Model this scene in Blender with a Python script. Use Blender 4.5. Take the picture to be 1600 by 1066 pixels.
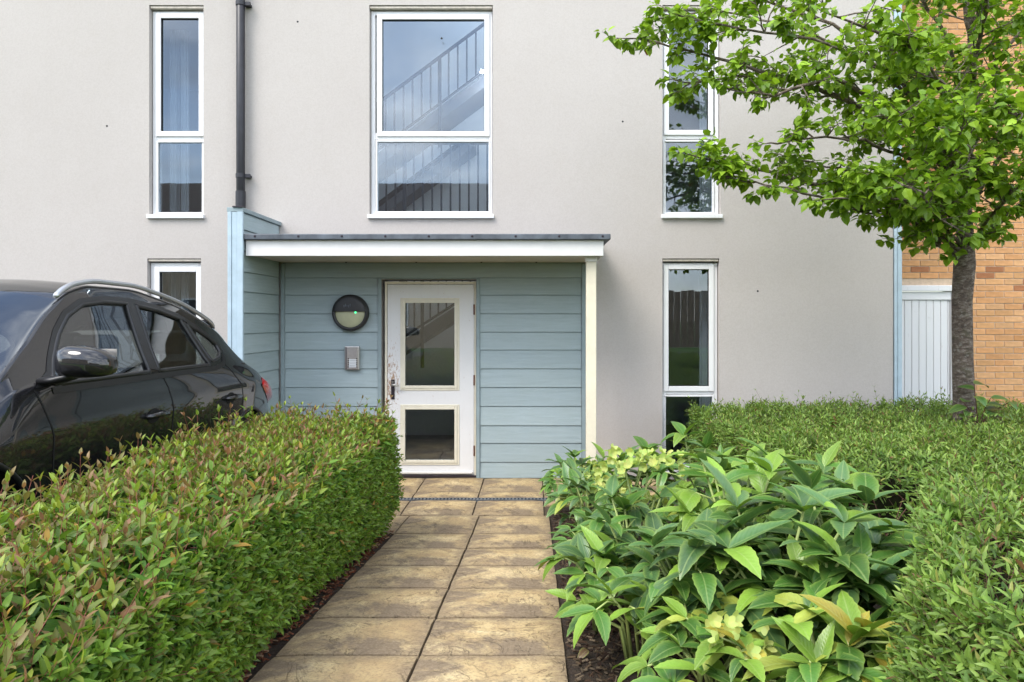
import bpy, bmesh, math, random
import numpy as np
from mathutils import Vector, Matrix

for o in list(bpy.data.objects): bpy.data.objects.remove(o)
S = bpy.context.scene
COL = S.collection
R = math.radians
random.seed(7)
rng = np.random.default_rng(11)

# ------------------------------------------------------------------ camera
F, CX, CY, HC, D = 1050.0, 835.0, 500.0, 1.66, 7.12
cam = bpy.data.cameras.new('camera'); camo = bpy.data.objects.new('camera', cam); COL.objects.link(camo)
cam.sensor_width = 36; cam.lens = F/1600*36
cam.shift_x = (800-CX)/1600; cam.shift_y = (CY-533)/1600
cam.clip_start = 0.05; cam.clip_end = 2000
camo.location = (0, 0, HC); camo.rotation_euler = (R(90), 0, 0)
S.camera = camo
# ------------------------------------------------------------------ sky, sun, exposure
SUN_EL, SUN_AZ = 52.0, 224.0          # azimuth clockwise from +Y; sun stands behind the camera, a little left
W = bpy.data.worlds.new('World'); S.world = W; W.use_nodes = True
nt = W.node_tree; nt.nodes.clear()
def wn(t, **k):
    n = nt.nodes.new(t)
    for a, b in k.items(): setattr(n, a, b)
    return n
sky = wn('ShaderNodeTexSky', sky_type='NISHITA', sun_disc=False)
sky.sun_elevation = R(SUN_EL); sky.sun_rotation = R(SUN_AZ); sky.air_density = 1.0; sky.dust_density = 0.6
bg1 = wn('ShaderNodeBackground'); bg1.inputs[1].default_value = 0.12
bg2 = wn('ShaderNodeBackground'); bg2.inputs[1].default_value = 1.15
tc = wn('ShaderNodeTexCoord'); sep = wn('ShaderNodeSeparateXYZ')
add = wn('ShaderNodeMath', operation='ADD'); add.inputs[1].default_value = 0.25
mx = wn('ShaderNodeMath', operation='MAXIMUM'); mx.inputs[1].default_value = 0.12
dv = wn('ShaderNodeVectorMath', operation='DIVIDE'); cmb = wn('ShaderNodeCombineXYZ')
no = wn('ShaderNodeTexNoise'); no.inputs['Scale'].default_value = 1.5; no.inputs['Detail'].default_value = 8
no.inputs['Roughness'].default_value = 0.56; no.inputs['Distortion'].default_value = 0.35
rp = wn('ShaderNodeValToRGB'); rp.color_ramp.elements[0].position = 0.40; rp.color_ramp.elements[1].position = 0.62
rp.color_ramp.elements[0].color = (0.12,)*3+(1,); rp.color_ramp.elements[1].color = (0.97,)*3+(1,)
no2 = wn('ShaderNodeTexNoise'); no2.inputs['Scale'].default_value = 2.6; no2.inputs['Detail'].default_value = 6
rp2 = wn('ShaderNodeValToRGB'); rp2.color_ramp.elements[0].position = 0.35; rp2.color_ramp.elements[1].position = 0.66
rp2.color_ramp.elements[0].color = (0.40, 0.445, 0.52, 1); rp2.color_ramp.elements[1].color = (1.4, 1.41, 1.43, 1)
mix = wn('ShaderNodeMixShader'); out = wn('ShaderNodeOutputWorld')
L = nt.links.new
L(tc.outputs['Generated'], sep.inputs[0]); L(sep.outputs[2], mx.inputs[0]); L(mx.outputs[0], add.inputs[0])
for i in range(3): L(add.outputs[0], cmb.inputs[i])
L(tc.outputs['Generated'], dv.inputs[0]); L(cmb.outputs[0], dv.inputs[1])
L(dv.outputs[0], no.inputs['Vector']); L(dv.outputs[0], no2.inputs['Vector'])
L(no.outputs['Fac'], rp.inputs[0]); L(no2.outputs['Fac'], rp2.inputs[0])
L(sky.outputs[0], bg1.inputs[0]); L(rp2.outputs[0], bg2.inputs[0])
L(rp.outputs[0], mix.inputs[0]); L(bg1.outputs[0], mix.inputs[1]); L(bg2.outputs[0], mix.inputs[2])
L(mix.outputs[0], out.inputs[0])
sd = bpy.data.lights.new('sun', 'SUN'); sun = bpy.data.objects.new('sun', sd); COL.objects.link(sun)
sd.energy = 1.2; sd.angle = R(28); sd.color = (1.0, 0.95, 0.87)
az = R(SUN_AZ); el = R(SUN_EL)
sdir = Vector((math.sin(az)*math.cos(el), math.cos(az)*math.cos(el), math.sin(el)))
sun.rotation_euler = sdir.to_track_quat('Z', 'Y').to_euler(); sun.location = sdir*40
S.view_settings.view_transform = 'Standard'; S.view_settings.look = 'None'
S.view_settings.exposure = 1.58; S.view_settings.gamma = 1.0
S.render.engine = 'CYCLES'
try:
    S.cycles.max_bounces = 5; S.cycles.diffuse_bounces = 2; S.cycles.glossy_bounces = 3; S.cycles.transparent_max_bounces = 12; S.cycles.caustics_reflective = False; S.cycles.caustics_refractive = False
    S.cycles.sample_clamp_indirect = 6
except Exception: pass

# ------------------------------------------------------------------ helpers
def P(px, py, y):           # a point of the place seen at a picture position, at its own distance y
    return Vector(((px-CX)*y/F, y, HC-(py-CY)*y/F))
def PX(px, y=D): return (px-CX)*y/F
def PZ(py, y=D): return HC-(py-CY)*y/F
def gz(y):                  # ground height: level by the house, rising towards the camera
    if y > 5.53: return 0.0
    if y < 0.85: return 0.499
    return 0.59-0.1067*y

class MB:
    def __init__(s): s.v = []; s.f = []
    def quad(s, a, b, c, d):
        n = len(s.v); s.v += [tuple(a), tuple(b), tuple(c), tuple(d)]; s.f.append((n, n+1, n+2, n+3)); return s
    def hexa(s, p):         # 8 corners: bottom 4 then top 4, counter-clockwise
        n = len(s.v); s.v += [tuple(q) for q in p]
        for q in ((0,3,2,1),(4,5,6,7),(0,1,5,4),(1,2,6,5),(2,3,7,6),(3,0,4,7)): s.f.append(tuple(n+i for i in q))
        return s
    def box(s, x0, x1, y0, y1, z0, z1):
        return s.hexa([(x0,y0,z0),(x1,y0,z0),(x1,y1,z0),(x0,y1,z0),(x0,y0,z1),(x1,y0,z1),(x1,y1,z1),(x0,y1,z1)])
    def ring(s, x0, x1, z0, z1, w, y0, y1):   # a rectangular frame in the XZ plane
        s.box(x0, x0+w, y0, y1, z0, z1); s.box(x1-w, x1, y0, y1, z0, z1)
        s.box(x0+w, x1-w, y0, y1, z1-w, z1); s.box(x0+w, x1-w, y0, y1, z0, z0+w); return s
    def tube(s, pts, rad, n=8, cap=True, flat=None):
        pts = [Vector(p) for p in pts]; m = len(pts)
        if not hasattr(rad, '__len__'): rad = [rad]*m
        base = len(s.v); up = None
        for i, p in enumerate(pts):
            t = (pts[min(i+1, m-1)]-pts[max(i-1, 0)]).normalized()
            if up is None:
                up = Vector((0,0,1)) if abs(t.z) < 0.9 else Vector((1,0,0))
            u = (up-t*up.dot(t)).normalized(); w = t.cross(u); up = u
            for k in range(n):
                a = 2*math.pi*k/n
                s.v.append(tuple(p+u*math.cos(a)*rad[i]+w*math.sin(a)*rad[i]))
        for i in range(m-1):
            for k in range(n):
                a = base+i*n+k; b = base+i*n+(k+1) % n
                s.f.append((a, b, b+n, a+n))
        if cap:
            s.f.append(tuple(base+k for k in reversed(range(n)))); s.f.append(tuple(base+(m-1)*n+k for k in range(n)))
        return s
    def lathe(s, prof, c, axis='y', n=32):    # prof: (r, h) pairs
        b = len(s.v)
        for r, h in prof:
            for k in range(n):
                a = 2*math.pi*k/n
                q = {'y': (r*math.cos(a), h, r*math.sin(a)), 'x': (h, r*math.cos(a), r*math.sin(a)), 'z': (r*math.cos(a), r*math.sin(a), h)}[axis]
                s.v.append((c[0]+q[0], c[1]+q[1], c[2]+q[2]))
        for i in range(len(prof)-1):
            for k in range(n):
                a = b+i*n+k; d = b+i*n+(k+1) % n
                s.f.append((a, d, d+n, a+n))
        return s
    def build(s, name, mat, parent=None, bevel=0, smooth=False, label=None, kind=None, seg=1):
        me = bpy.data.meshes.new(name); me.from_pydata(s.v, [], s.f); me.update()
        bm = bmesh.new(); bm.from_mesh(me)
        bmesh.ops.recalc_face_normals(bm, faces=bm.faces)
        if bevel: bmesh.ops.bevel(bm, geom=bm.edges[:], offset=bevel, segments=seg, affect='EDGES', profile=0.5, clamp_overlap=True)
        bm.to_mesh(me); bm.free()
        if smooth:
            me.polygons.foreach_set('use_smooth', [True]*len(me.polygons))
        return link(name, me, mat, parent, label, kind)
def link(name, me, mat, parent=None, label=None, kind=None):
    o = bpy.data.objects.new(name, me); COL.objects.link(o)
    if mat is not None and not me.materials: me.materials.append(mat)
    if parent is not None: setp(o, parent)
    if label: o['label'] = label
    if kind: o['kind'] = kind
    return o
def world_loc(o):
    v = Vector(o.location)
    return v
def setp(o, parent):
    o.parent = parent
    if parent.type == 'EMPTY' and parent.parent is None: o.matrix_parent_inverse = Matrix.Translation(-Vector(parent.location))
def thing(name, loc, label, cat, group=None):
    o = bpy.data.objects.new(name, None); COL.objects.link(o); o.location = loc; o.empty_display_size = 0.1
    o['label'] = label; o['category'] = cat
    if group: o['group'] = group
    return o
def tag(o, label, cat, group=None):
    o['label'] = label; o['category'] = cat
    if group: o['group'] = group
    return o
def struct(o): o['kind'] = 'structure'; return o

# ------------------------------------------------------------------ materials
class MT:
    def __init__(s, name):
        s.m = bpy.data.materials.new(name); s.m.use_nodes = True; s.t = s.m.node_tree; s.t.nodes.clear()
        s.o = s.n('ShaderNodeOutputMaterial'); s.p = s.n('ShaderNodeBsdfPrincipled'); s.l(s.p.outputs[0], s.o.inputs[0])
    def n(s, t, **k):
        q = s.t.nodes.new(t)
        for a, b in k.items():
            if a in q.inputs.keys(): q.inputs[a].default_value = b
            else: setattr(q, a, b)
        return q
    def l(s, a, b): s.t.links.new(a, b)
    def coord(s, which='Object', scale=None):
        c = s.n('ShaderNodeTexCoord'); o = c.outputs[which]
        if scale:
            mp = s.n('ShaderNodeMapping'); mp.inputs['Scale'].default_value = scale; s.l(o, mp.inputs[0]); o = mp.outputs[0]
        return o
    def noise(s, scale, vec=None, detail=4, rough=0.5, dist=0):
        q = s.n('ShaderNodeTexNoise'); q.inputs['Scale'].default_value = scale; q.inputs['Detail'].default_value = detail
        q.inputs['Roughness'].default_value = rough; q.inputs['Distortion'].default_value = dist
        if vec is not None: s.l(vec, q.inputs['Vector'])
        return q.outputs['Fac']
    def ramp(s, fac, stops):
        q = s.n('ShaderNodeValToRGB'); e = q.color_ramp.elements
        while len(e) < len(stops): e.new(0.5)
        for i, (p, c) in enumerate(stops):
            e[i].position = p; e[i].color = (tuple(c)[:3] if hasattr(c, '__len__') else (c, c, c))+(1,)
        s.l(fac, q.inputs[0]); return q.outputs[0]
    def mix(s, fac, a, b, mode='MIX'):
        q = s.n('ShaderNodeMix', data_type='RGBA', blend_type=mode)
        for v, i in ((fac, 0), (a, 6), (b, 7)):
            if hasattr(v, 'is_linked') or hasattr(v, 'links'): s.l(v, q.inputs[i])
            elif i == 0: q.inputs[0].default_value = v
            else: q.inputs[i].default_value = tuple(v[:3])+(1,)
        return q.outputs[2]
    def math(s, op, a, b=0.0):
        q = s.n('ShaderNodeMath', operation=op)
        for v, i in ((a, 0), (b, 1)):
            if hasattr(v, 'links'): s.l(v, q.inputs[i])
            else: q.inputs[i].default_value = v
        return q.outputs[0]
    def base(s, c):
        if hasattr(c, 'links'): s.l(c, s.p.inputs['Base Color'])
        else: s.p.inputs['Base Color'].default_value = tuple(c[:3])+(1,)
        return s
    def set(s, **k):
        for a, b in k.items():
            a = a.replace('_', ' ')
            if hasattr(b, 'links'): s.l(b, s.p.inputs[a])
            else: s.p.inputs[a].default_value = b
        return s
    def bump(s, h, strength=0.3, dist=0.01):
        b = s.n('ShaderNodeBump'); b.inputs['Strength'].default_value = strength; b.inputs['Distance'].default_value = dist
        s.l(h, b.inputs['Height']); s.l(b.outputs[0], s.p.inputs['Normal']); return s
M = {}
def simple(key, col, rough=0.5, metal=0.0, var=0.0, vs=6, bump=0.0, bs=80, spec=0.5, coat=0):
    m = MT(key)
    if var:
        f = m.noise(vs, m.coord(), 5, 0.6)
        lo = [max(0, c*(1-var)) for c in col]; hi = [min(1, c*(1+var)) for c in col]
        m.base(m.ramp(f, [(0.3, lo), (0.7, hi)]))
    else: m.base(col)
    m.set(Roughness=rough, Metallic=metal, Specular_IOR_Level=spec, Coat_Weight=coat)
    if bump: m.bump(m.noise(bs, m.coord(), 3), bump, 0.004)
    M[key] = m.m; return m.m

# painted render: sandy grain, soft weather stains
m = MT('render_wall'); co = m.coord()
big = m.noise(0.6, co, 3, 0.62); fine = m.noise(260, co, 1, 0.6); mid = m.noise(7, co, 4, 0.65)
c = m.ramp(big, [(0.3, (0.512, 0.474, 0.446)), (0.7, (0.545, 0.507, 0.479))])
c = m.mix(m.math('MULTIPLY', m.math('SUBTRACT', 1.0, m.ramp(mid, [(0.25, 0.0), (0.5, 1.0)])), 0.09), c, (0.42, 0.36, 0.30), 'MIX')
c = m.mix(m.ramp(fine, [(0.3, 0.14), (0.72, 0.0)]), c, (0.30, 0.27, 0.24)); c = m.mix(m.ramp(m.noise(70, co, 2, 0.7), [(0.36, 0.22), (0.60, 0.0)]), c, (0.36, 0.32, 0.29))
# rain streaks: noise drawn out downwards
st = m.noise(5, m.coord('Object', (1.4, 1.4, 0.12)), 3, 0.6)
c = m.mix(m.ramp(st, [(0.55, 0.0), (0.85, 0.10)]), c, (0.40, 0.36, 0.32))
m.base(c).set(Roughness=0.93, Specular_IOR_Level=0.2)
m.bump(m.noise(190, co, 2, 0.6), 0.5, 0.004); M['render'] = m.m

# blue-grey painted boards with faint embossed grain
m = MT('blue_board'); co = m.coord('Object', (1, 1, 14)); oi = m.n('ShaderNodeObjectInfo')
ve = m.n('ShaderNodeVectorMath', operation='ADD'); m.l(co, ve.inputs[0]); m.l(oi.outputs['Random'], ve.inputs[1])
sc = m.n('ShaderNodeVectorMath', operation='MULTIPLY_ADD'); m.l(oi.outputs['Random'], sc.inputs[0]); sc.inputs[1].default_value = (37, 13, 51); m.l(co, sc.inputs[2])
g = m.noise(3.0, sc.outputs[0], 6, 0.6, 0.6); d = m.noise(2.2, m.coord(), 6, 0.65)
c = m.ramp(g, [(0.3, (0.345, 0.425, 0.445)), (0.7, (0.42, 0.505, 0.53))])
c = m.mix(m.ramp(d, [(0.35, 0.0), (0.75, 0.5)]), c, (0.36, 0.43, 0.42))
c = m.mix(m.ramp(m.noise(30, m.coord(), 5, 0.7), [(0.58, 0.0), (0.75, 0.25)]), c, (0.52, 0.59, 0.59))
c = m.mix(1.0, c, m.ramp(oi.outputs['Random'], [(0.0, (0.90, 0.91, 0.92)), (1.0, (1.0, 1.0, 1.0))]), 'MULTIPLY'); m.base(c).set(Roughness=0.62, Specular_IOR_Level=0.35).bump(g, 0.35, 0.008); M['board'] = m.m
simple('blue_trim', (0.42, 0.53, 0.60), 0.5, var=0.10, vs=9)
simple('trim_grey', (0.27, 0.34, 0.36), 0.55, var=0.10, vs=9)
simple('upvc', (0.80, 0.80, 0.80), 0.28, var=0.03, vs=4)
simple('gasket', (0.02, 0.02, 0.022), 0.6)
simple('bead_head', (0.60, 0.53, 0.45), 0.6, var=0.2, vs=20)
simple('cream', (0.78, 0.71, 0.55), 0.5, var=0.08, vs=8)
simple('cream_bead', (0.74, 0.69, 0.56), 0.45, var=0.06, vs=14)
simple('fascia', (0.76, 0.75, 0.73), 0.45, var=0.05, vs=5)
simple('soffit', (0.58, 0.52, 0.43), 0.6, var=0.10, vs=6)
simple('lead', (0.105, 0.12, 0.14), 0.5, 0.3, var=0.4, vs=7, bump=0.1, bs=30)
simple('black_pipe', (0.018, 0.018, 0.024), 0.42, var=0.3, vs=12)
simple('black_plastic', (0.022, 0.022, 0.024), 0.45, bump=0.15, bs=300)
simple('steel', (0.55, 0.53, 0.50), 0.32, 0.9, var=0.08, vs=30)
simple('dark_metal', (0.05, 0.04, 0.05), 0.4, 0.6)
simple('black_rail', (0.016, 0.020, 0.030), 0.4)
simple('inner_wall', (0.86, 0.85, 0.83), 0.9, var=0.03, vs=2)
simple('inner_floor', (0.38, 0.34, 0.30), 0.6, var=0.2)
simple('string', (0.20, 0.20, 0.215), 0.7)
simple('curtain', (0.55, 0.53, 0.50), 0.9, var=0.1)
simple('grate', (0.17, 0.17, 0.17), 0.5, 0.3, var=0.2)
simple('rust', (0.16, 0.06, 0.03), 0.8, 0.2, var=0.4, vs=40)
simple('paper', (0.72, 0.74, 0.75), 0.5)
simple('asphalt', (0.052, 0.052, 0.054), 0.9, var=0.3, vs=9, bump=0.5, bs=160)
simple('joint', (0.075, 0.055, 0.035), 0.95, var=0.4, vs=30)
simple('mortar', (0.56, 0.43, 0.31), 0.95, var=0.15, vs=20, bump=0.3)
simple('kerb', (0.30, 0.29, 0.27), 0.9, var=0.15, vs=12, bump=0.3)
simple('roof_tile', (0.085, 0.062, 0.05), 0.85, var=0.3, vs=3)
simple('fence_wood', (0.26, 0.19, 0.14), 0.85, var=0.35, vs=5)
simple('lawn', (0.10, 0.19, 0.04), 0.95, var=0.4, vs=4, bump=0.6, bs=90)
simple('twig', (0.11, 0.05, 0.035), 0.75, var=0.3, vs=30)
simple('red_twig', (0.22, 0.065, 0.045), 0.6, var=0.3, vs=30)
simple('hedge_core', (0.020, 0.022, 0.010), 1.0, var=0.5, vs=18, spec=0.1)  # near-black colour stands for the shade inside the hedges
simple('tan_stem', (0.34, 0.42, 0.13), 0.55, var=0.2, vs=20)

# white painted door: chipped to bare wood by the lock edge
m = MT('door_paint'); co = m.coord(); sp = m.n('ShaderNodeSeparateXYZ'); m.l(m.coord('Object'), sp.inputs[0])
ch = m.noise(26, m.coord('Object', (2.6, 1, 0.8)), 7, 0.75, 0.3)
near = m.math('SUBTRACT', sp.outputs[0], PX(606))                      # metres from the lock edge
near = m.ramp(m.math('MULTIPLY', near, 1.0), [(0.0, 0.16), (0.10, 0.13), (0.17, 0.0)])
zz = m.math('ABSOLUTE', m.math('SUBTRACT', sp.outputs[2], 1.02))
zr = m.ramp(zz, [(0.12, 1.0), (0.30, 0.62), (0.62, 0.0)])
k = m.ramp(m.math('ADD', ch, m.math('MULTIPLY', near, zr)), [(0.655, 0.0), (0.675, 1.0)])
c = m.ramp(m.noise(1.6, co, 5), [(0.3, (0.72, 0.71, 0.70)), (0.7, (0.79, 0.785, 0.78))])
gr = m.noise(9, m.coord('Object', (3, 1, 0.5)), 6, 0.7)
c = m.mix(m.ramp(gr, [(0.55, 0.0), (0.8, 0.22)]), c, (0.52, 0.47, 0.42))
wood = m.ramp(m.noise(40, co, 3), [(0.3, (0.36, 0.20, 0.12)), (0.7, (0.50, 0.36, 0.25))])
c = m.mix(k, c, wood)
m.base(c).set(Roughness=0.45).bump(k, -0.5, 0.002); M['door'] = m.m

# flaking white gate boards
m = MT('gate_paint'); co = m.coord('Object', (2.2, 1, 0.7)); oi = m.n('ShaderNodeObjectInfo')
sc = m.n('ShaderNodeVectorMath', operation='MULTIPLY_ADD'); m.l(oi.outputs['Random'], sc.inputs[0]); sc.inputs[1].default_value = (37, 13, 51); m.l(co, sc.inputs[2])
k = m.ramp(m.noise(7, sc.outputs[0], 7, 0.75), [(0.60, 0.0), (0.72, 0.55)])
c = m.mix(k, (0.76, 0.76, 0.77), (0.42, 0.38, 0.34)); m.base(c).set(Roughness=0.55).bump(m.noise(12, sc.outputs[0], 6), 0.25, 0.003); M['gate'] = m.m

# thin window glass: see-through with a mirror coat that grows at grazing angles
def glass(key, refl, tint, rough=0.0):
    m = MT(key); m.t.nodes.remove(m.p)
    tr = m.n('ShaderNodeBsdfTransparent'); tr.inputs[0].default_value = tint+(1,)
    gl = m.n('ShaderNodeBsdfGlossy'); gl.inputs['Roughness'].default_value = rough; gl.inputs[0].default_value = (0.92, 0.96, 1.0, 1)
    fr = m.n('ShaderNodeLayerWeight'); fr.inputs[0].default_value = 0.5
    f = m.math('ADD', m.math('MULTIPLY', m.math('POWER', fr.outputs['Facing'], 5.0), 0.85), refl+.035)
    bp = m.n('ShaderNodeBump'); bp.inputs['Strength'].default_value = 0.012; bp.inputs['Distance'].default_value = 0.02
    m.l(m.noise(2.3, m.coord(), 2), bp.inputs['Height']); m.l(bp.outputs[0], gl.inputs['Normal'])
    mx_ = m.n('ShaderNodeMixShader'); m.l(f, mx_.inputs[0]); m.l(tr.outputs[0], mx_.inputs[1]); m.l(gl.outputs[0], mx_.inputs[2]); m.l(mx_.outputs[0], m.o.inputs[0])
    M[key] = m.m
glass('glass', 0.055, (0.80, 0.86, 0.91))
glass('door_glass', 0.07, (0.76, 0.78, 0.78))
glass('car_glass', 0.10, (0.40, 0.43, 0.42))

# riven buff paving: raised flakes, grimy edges, each slab its own pattern
m = MT('paving'); co = m.coord(); oi = m.n('ShaderNodeObjectInfo')
sc = m.n('ShaderNodeVectorMath', operation='MULTIPLY_ADD'); m.l(oi.outputs['Random'], sc.inputs[0]); sc.inputs[1].default_value = (91, 47, 23); m.l(co, sc.inputs[2]); v = sc.outputs[0]
h1 = m.noise(3.2, v, 7, 0.6, 0.9); h2 = m.noise(15, v, 6, 0.65); h3 = m.noise(75, v, 3, 0.75)
def lines(h, at, w): return m.ramp(m.math('ABSOLUTE', m.math('SUBTRACT', h, at)), [(0.0, 1.0), (w, 0.0)])
crack = m.math('MAXIMUM', lines(h1, 0.45, 0.010), m.math('MAXIMUM', lines(h1, 0.57, 0.008), m.math('MULTIPLY', lines(h2, 0.5, 0.018), m.ramp(h1, [(0.5, 0.0), (0.62, 0.75)]))))
c = m.ramp(h1, [(0.34, (0.42, 0.305, 0.155)), (0.5, (0.555, 0.42, 0.215)), (0.64, (0.66, 0.525, 0.295))])
c = m.mix(m.ramp(h2, [(0.4, 0.45), (0.6, 0.0)]), c, (0.40, 0.27, 0.14))
dirt = m.noise(2.1, co, 7, 0.68, 0.4)
dirtm = m.ramp(dirt, [(0.45, 0.0), (0.56, 0.90)])
gsep = m.n('ShaderNodeSeparateXYZ'); gg = m.coord('Generated'); m.l(gg, gsep.inputs[0])
def edge(o): return m.math('SUBTRACT', 0.5, m.math('ABSOLUTE', m.math('SUBTRACT', o, 0.5)))
ed = m.math('MINIMUM', edge(gsep.outputs[0]), edge(gsep.outputs[1]))
edm = m.ramp(m.math('ADD', ed, m.math('MULTIPLY', m.math('SUBTRACT', h2, 0.5), 0.30)), [(0.0, 1.0), (0.18, 0.0)])
c = m.mix(m.math('MAXIMUM', dirtm, m.math('MULTIPLY', edm, 0.75)), c, m.ramp(h3, [(0.3, (0.125, 0.095, 0.068)), (0.7, (0.27, 0.205, 0.14))]))
c = m.mix(m.math('MULTIPLY', m.math('MULTIPLY', crack, m.ramp(m.noise(4.5, v, 3), [(0.40, 0.1), (0.60, 1.0)])), 0.85), c, (0.075, 0.055, 0.038))
c = m.mix(m.ramp(h3, [(0.36, 0.60), (0.52, 0.0)]), c, (0.23, 0.165, 0.10))
m.base(c).set(Roughness=0.86, Specular_IOR_Level=0.3)
hh = m.math('ADD', m.math('MULTIPLY', m.ramp(h1, [(0.45, 0.0), (0.465, 0.5), (0.56, 0.55), (0.575, 1.0)]), 0.7), m.math('ADD', m.math('MULTIPLY', h2, 0.35), m.math('MULTIPLY', h3, 0.35)))
m.bump(hh, 0.75, 0.014); M['paving'] = m.m

m = MT('soil'); co = m.coord(); a = m.noise(5, co, 6, 0.7); b = m.noise(70, co, 4, 0.7)
c = m.ramp(b, [(0.3, (0.018, 0.011, 0.008)), (0.7, (0.075, 0.045, 0.028))]); c = m.mix(m.ramp(a, [(0.45, 0.0), (0.7, 0.5)]), c, (0.07, 0.055, 0.03))
m.base(c).set(Roughness=0.95).bump(m.math('ADD', b, a), 0.9, 0.03); M['soil'] = m.m

def tinted(key, mode, rough=0.5, trans=0.0, spec=0.4, noise_s=25, nv=0.18, bump=0.0, rib=False):
    """colour comes from the piece itself: an attribute of its mesh or the object's own colour"""
    m = MT(key)
    if mode == 'attr': a = m.n('ShaderNodeAttribute'); a.attribute_name = 'tint'; src = a.outputs['Color']
    else: a = m.n('ShaderNodeObjectInfo'); src = a.outputs['Color']
    if nv:
        f = m.noise(noise_s, m.coord(), 3, 0.6)
        v = m.ramp(f, [(0.3, (1-nv,)*3), (0.7, (1.0,)*3)])
        c = m.mix(1.0, src, v, 'MULTIPLY')
    else: c = src
    if rib:      # pale midrib and side veins in the leaf's own coordinates
        sp = m.n('ShaderNodeSeparateXYZ'); m.l(m.coord('Object'), sp.inputs[0])
        ax = m.math('ABSOLUTE', sp.outputs[0])
        mid_ = m.ramp(ax, [(0.004, 0.40), (0.014, 0.0)])
        ws = m.math('SINE', m.math('MULTIPLY', m.math('SUBTRACT', sp.outputs[1], m.math('MULTIPLY', ax, 1.1)), 75.0))
        vn = m.ramp(ws, [(0.92, 0.0), (1.0, 0.07)])
        c = m.mix(m.math('MAXIMUM', mid_, vn), c, (0.36, 0.46, 0.16))
        m.bump(ws, 0.10, 0.004)
        ea = m.n('ShaderNodeAttribute'); ea.attribute_name = 'edge'; c = m.mix(m.math('MULTIPLY', m.math('POWER', ea.outputs['Fac'], 2.0), .38), c, (.38, .50, .10))
    m.base(c).set(Roughness=rough, Specular_IOR_Level=spec)
    if bump: m.bump(m.noise(120, m.coord(), 4, 0.6), bump, 0.004)
    if trans:
        tl = m.n('ShaderNodeBsdfTranslucent'); br = m.mix(1.0, c, (1.0, 1.0, 0.55), 'MULTIPLY'); m.l(br, tl.inputs[0])
        mx_ = m.n('ShaderNodeMixShader'); mx_.inputs[0].default_value = trans
        m.l(m.p.outputs[0], mx_.inputs[1]); m.l(tl.outputs[0], mx_.inputs[2]); m.l(mx_.outputs[0], m.o.inputs[0])
    M[key] = m.m
for md in ('attr', 'obj'):
    tinted('leaf_'+md, md, 0.42, 0.38, 0.36, nv=0)
    tinted('brick_'+md, md, 0.9, 0, 0.2, 14, 0.30, 0.4)
    tinted('chip_'+md, md, 0.9, 0, 0.2)
tinted('hellebore', 'obj', 0.34, 0.22, 0.5, 12, 0.15, rib=True)

m = MT('bark'); co = m.coord('Object', (1, 1, 1)); stv = m.coord('Object', (7, 7, 17))
a = m.noise(2.2, stv, 7, 0.75, 0.4); b = m.noise(9, co, 5, 0.6)
c = m.ramp(a, [(0.32, (0.045, 0.034, 0.026)), (0.5, (0.150, 0.108, 0.082)), (0.64, (0.36, 0.30, 0.25))])
c = m.mix(m.ramp(b, [(0.55, 0.0), (0.75, 0.6)]), c, (0.10, 0.105, 0.05)); c = m.mix(m.ramp(m.noise(28, co, 4, .7), [(0.56, 0.0), (0.66, 0.7)]), c, (0.33, 0.30, 0.26)); m.base(c).set(Roughness=0.9).bump(a, 1.0, 0.03); M['bark'] = m.m

# car finishes
m = MT('car_paint'); fl = m.noise(900, m.coord(), 1)
m.base(m.ramp(fl, [(0.4, (0.0045, 0.0042, 0.0055)), (0.7, (0.011, 0.010, 0.012))])).set(Roughness=0.5, Metallic=0.0, Specular_IOR_Level=0.15, Coat_Weight=1.0, Coat_Roughness=0.012, Coat_IOR=1.62); M['paint'] = m.m
simple('car_trim', (0.010, 0.010, 0.011), 0.38)
simple('seam', (0.002, 0.002, 0.002), 0.8)
simple('tyre', (0.014, 0.014, 0.014), 0.85, bump=0.2, bs=60)
simple('rim', (0.35, 0.35, 0.36), 0.3, 0.9)
simple('silver_rail', (0.50, 0.51, 0.53), 0.32, 0.8)
simple('car_inside', (0.03, 0.03, 0.032), 0.85)
simple('seat_cloth', (0.06, 0.06, 0.063), 0.9)
m = MT('tail_lens'); m.base((0.42, 0.012, 0.016)).set(Roughness=0.12, Coat_Weight=1.0, Coat_Roughness=0.03).bump(m.noise(60, m.coord(), 1), 0.2, 0.004); M['lens'] = m.m
m = MT('led'); m.base((0.05, 0.5, 0.15)); m.set(Emission_Color=(0.05, 0.9, 0.25, 1), Emission_Strength=1.2); M['led'] = m.m
simple('diffuser', (0.50, 0.50, 0.33), 0.35, var=0.06, vs=12)

# ================================================================== GROUND
def sheet(name, x0, x1, ys, mat, dz=0.0, zf=gz, nx=1):
    b = MB(); xs = [x0+(x1-x0)*i/nx for i in range(nx+1)]
    for i in range(nx):
        for j in range(len(ys)-1):
            b.quad((xs[i], ys[j], zf(ys[j])+dz), (xs[i+1], ys[j], zf(ys[j])+dz), (xs[i+1], ys[j+1], zf(ys[j+1])+dz), (xs[i], ys[j+1], zf(ys[j+1])+dz))
    o = b.build(name, mat); o['kind'] = 'structure'; return o
sheet('ground', -400, 400, [-400, -40, -15, 0.85, 5.53, 7, 40, 400], M['lawn'], -0.07)
def gbed(y): return gz(y)
sheet('soil', -2.02, -1.055, [-1.5, 0.85, 2, 3, 4, 5.1, 5.53, 6.05], M['soil'], -0.018)
sheet('flower_bed', 0.126, 8.5, [-1.5, 0.85, 2, 3, 4, 5.1, 5.53, 6.02], M['soil'], -0.018)
def gcar(y): return float(np.interp(y, [-3, 2.5, 5.2, 6.9, 7.1], [0.36, 0.30, 0.215, 0.02, 0.0]))
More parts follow.
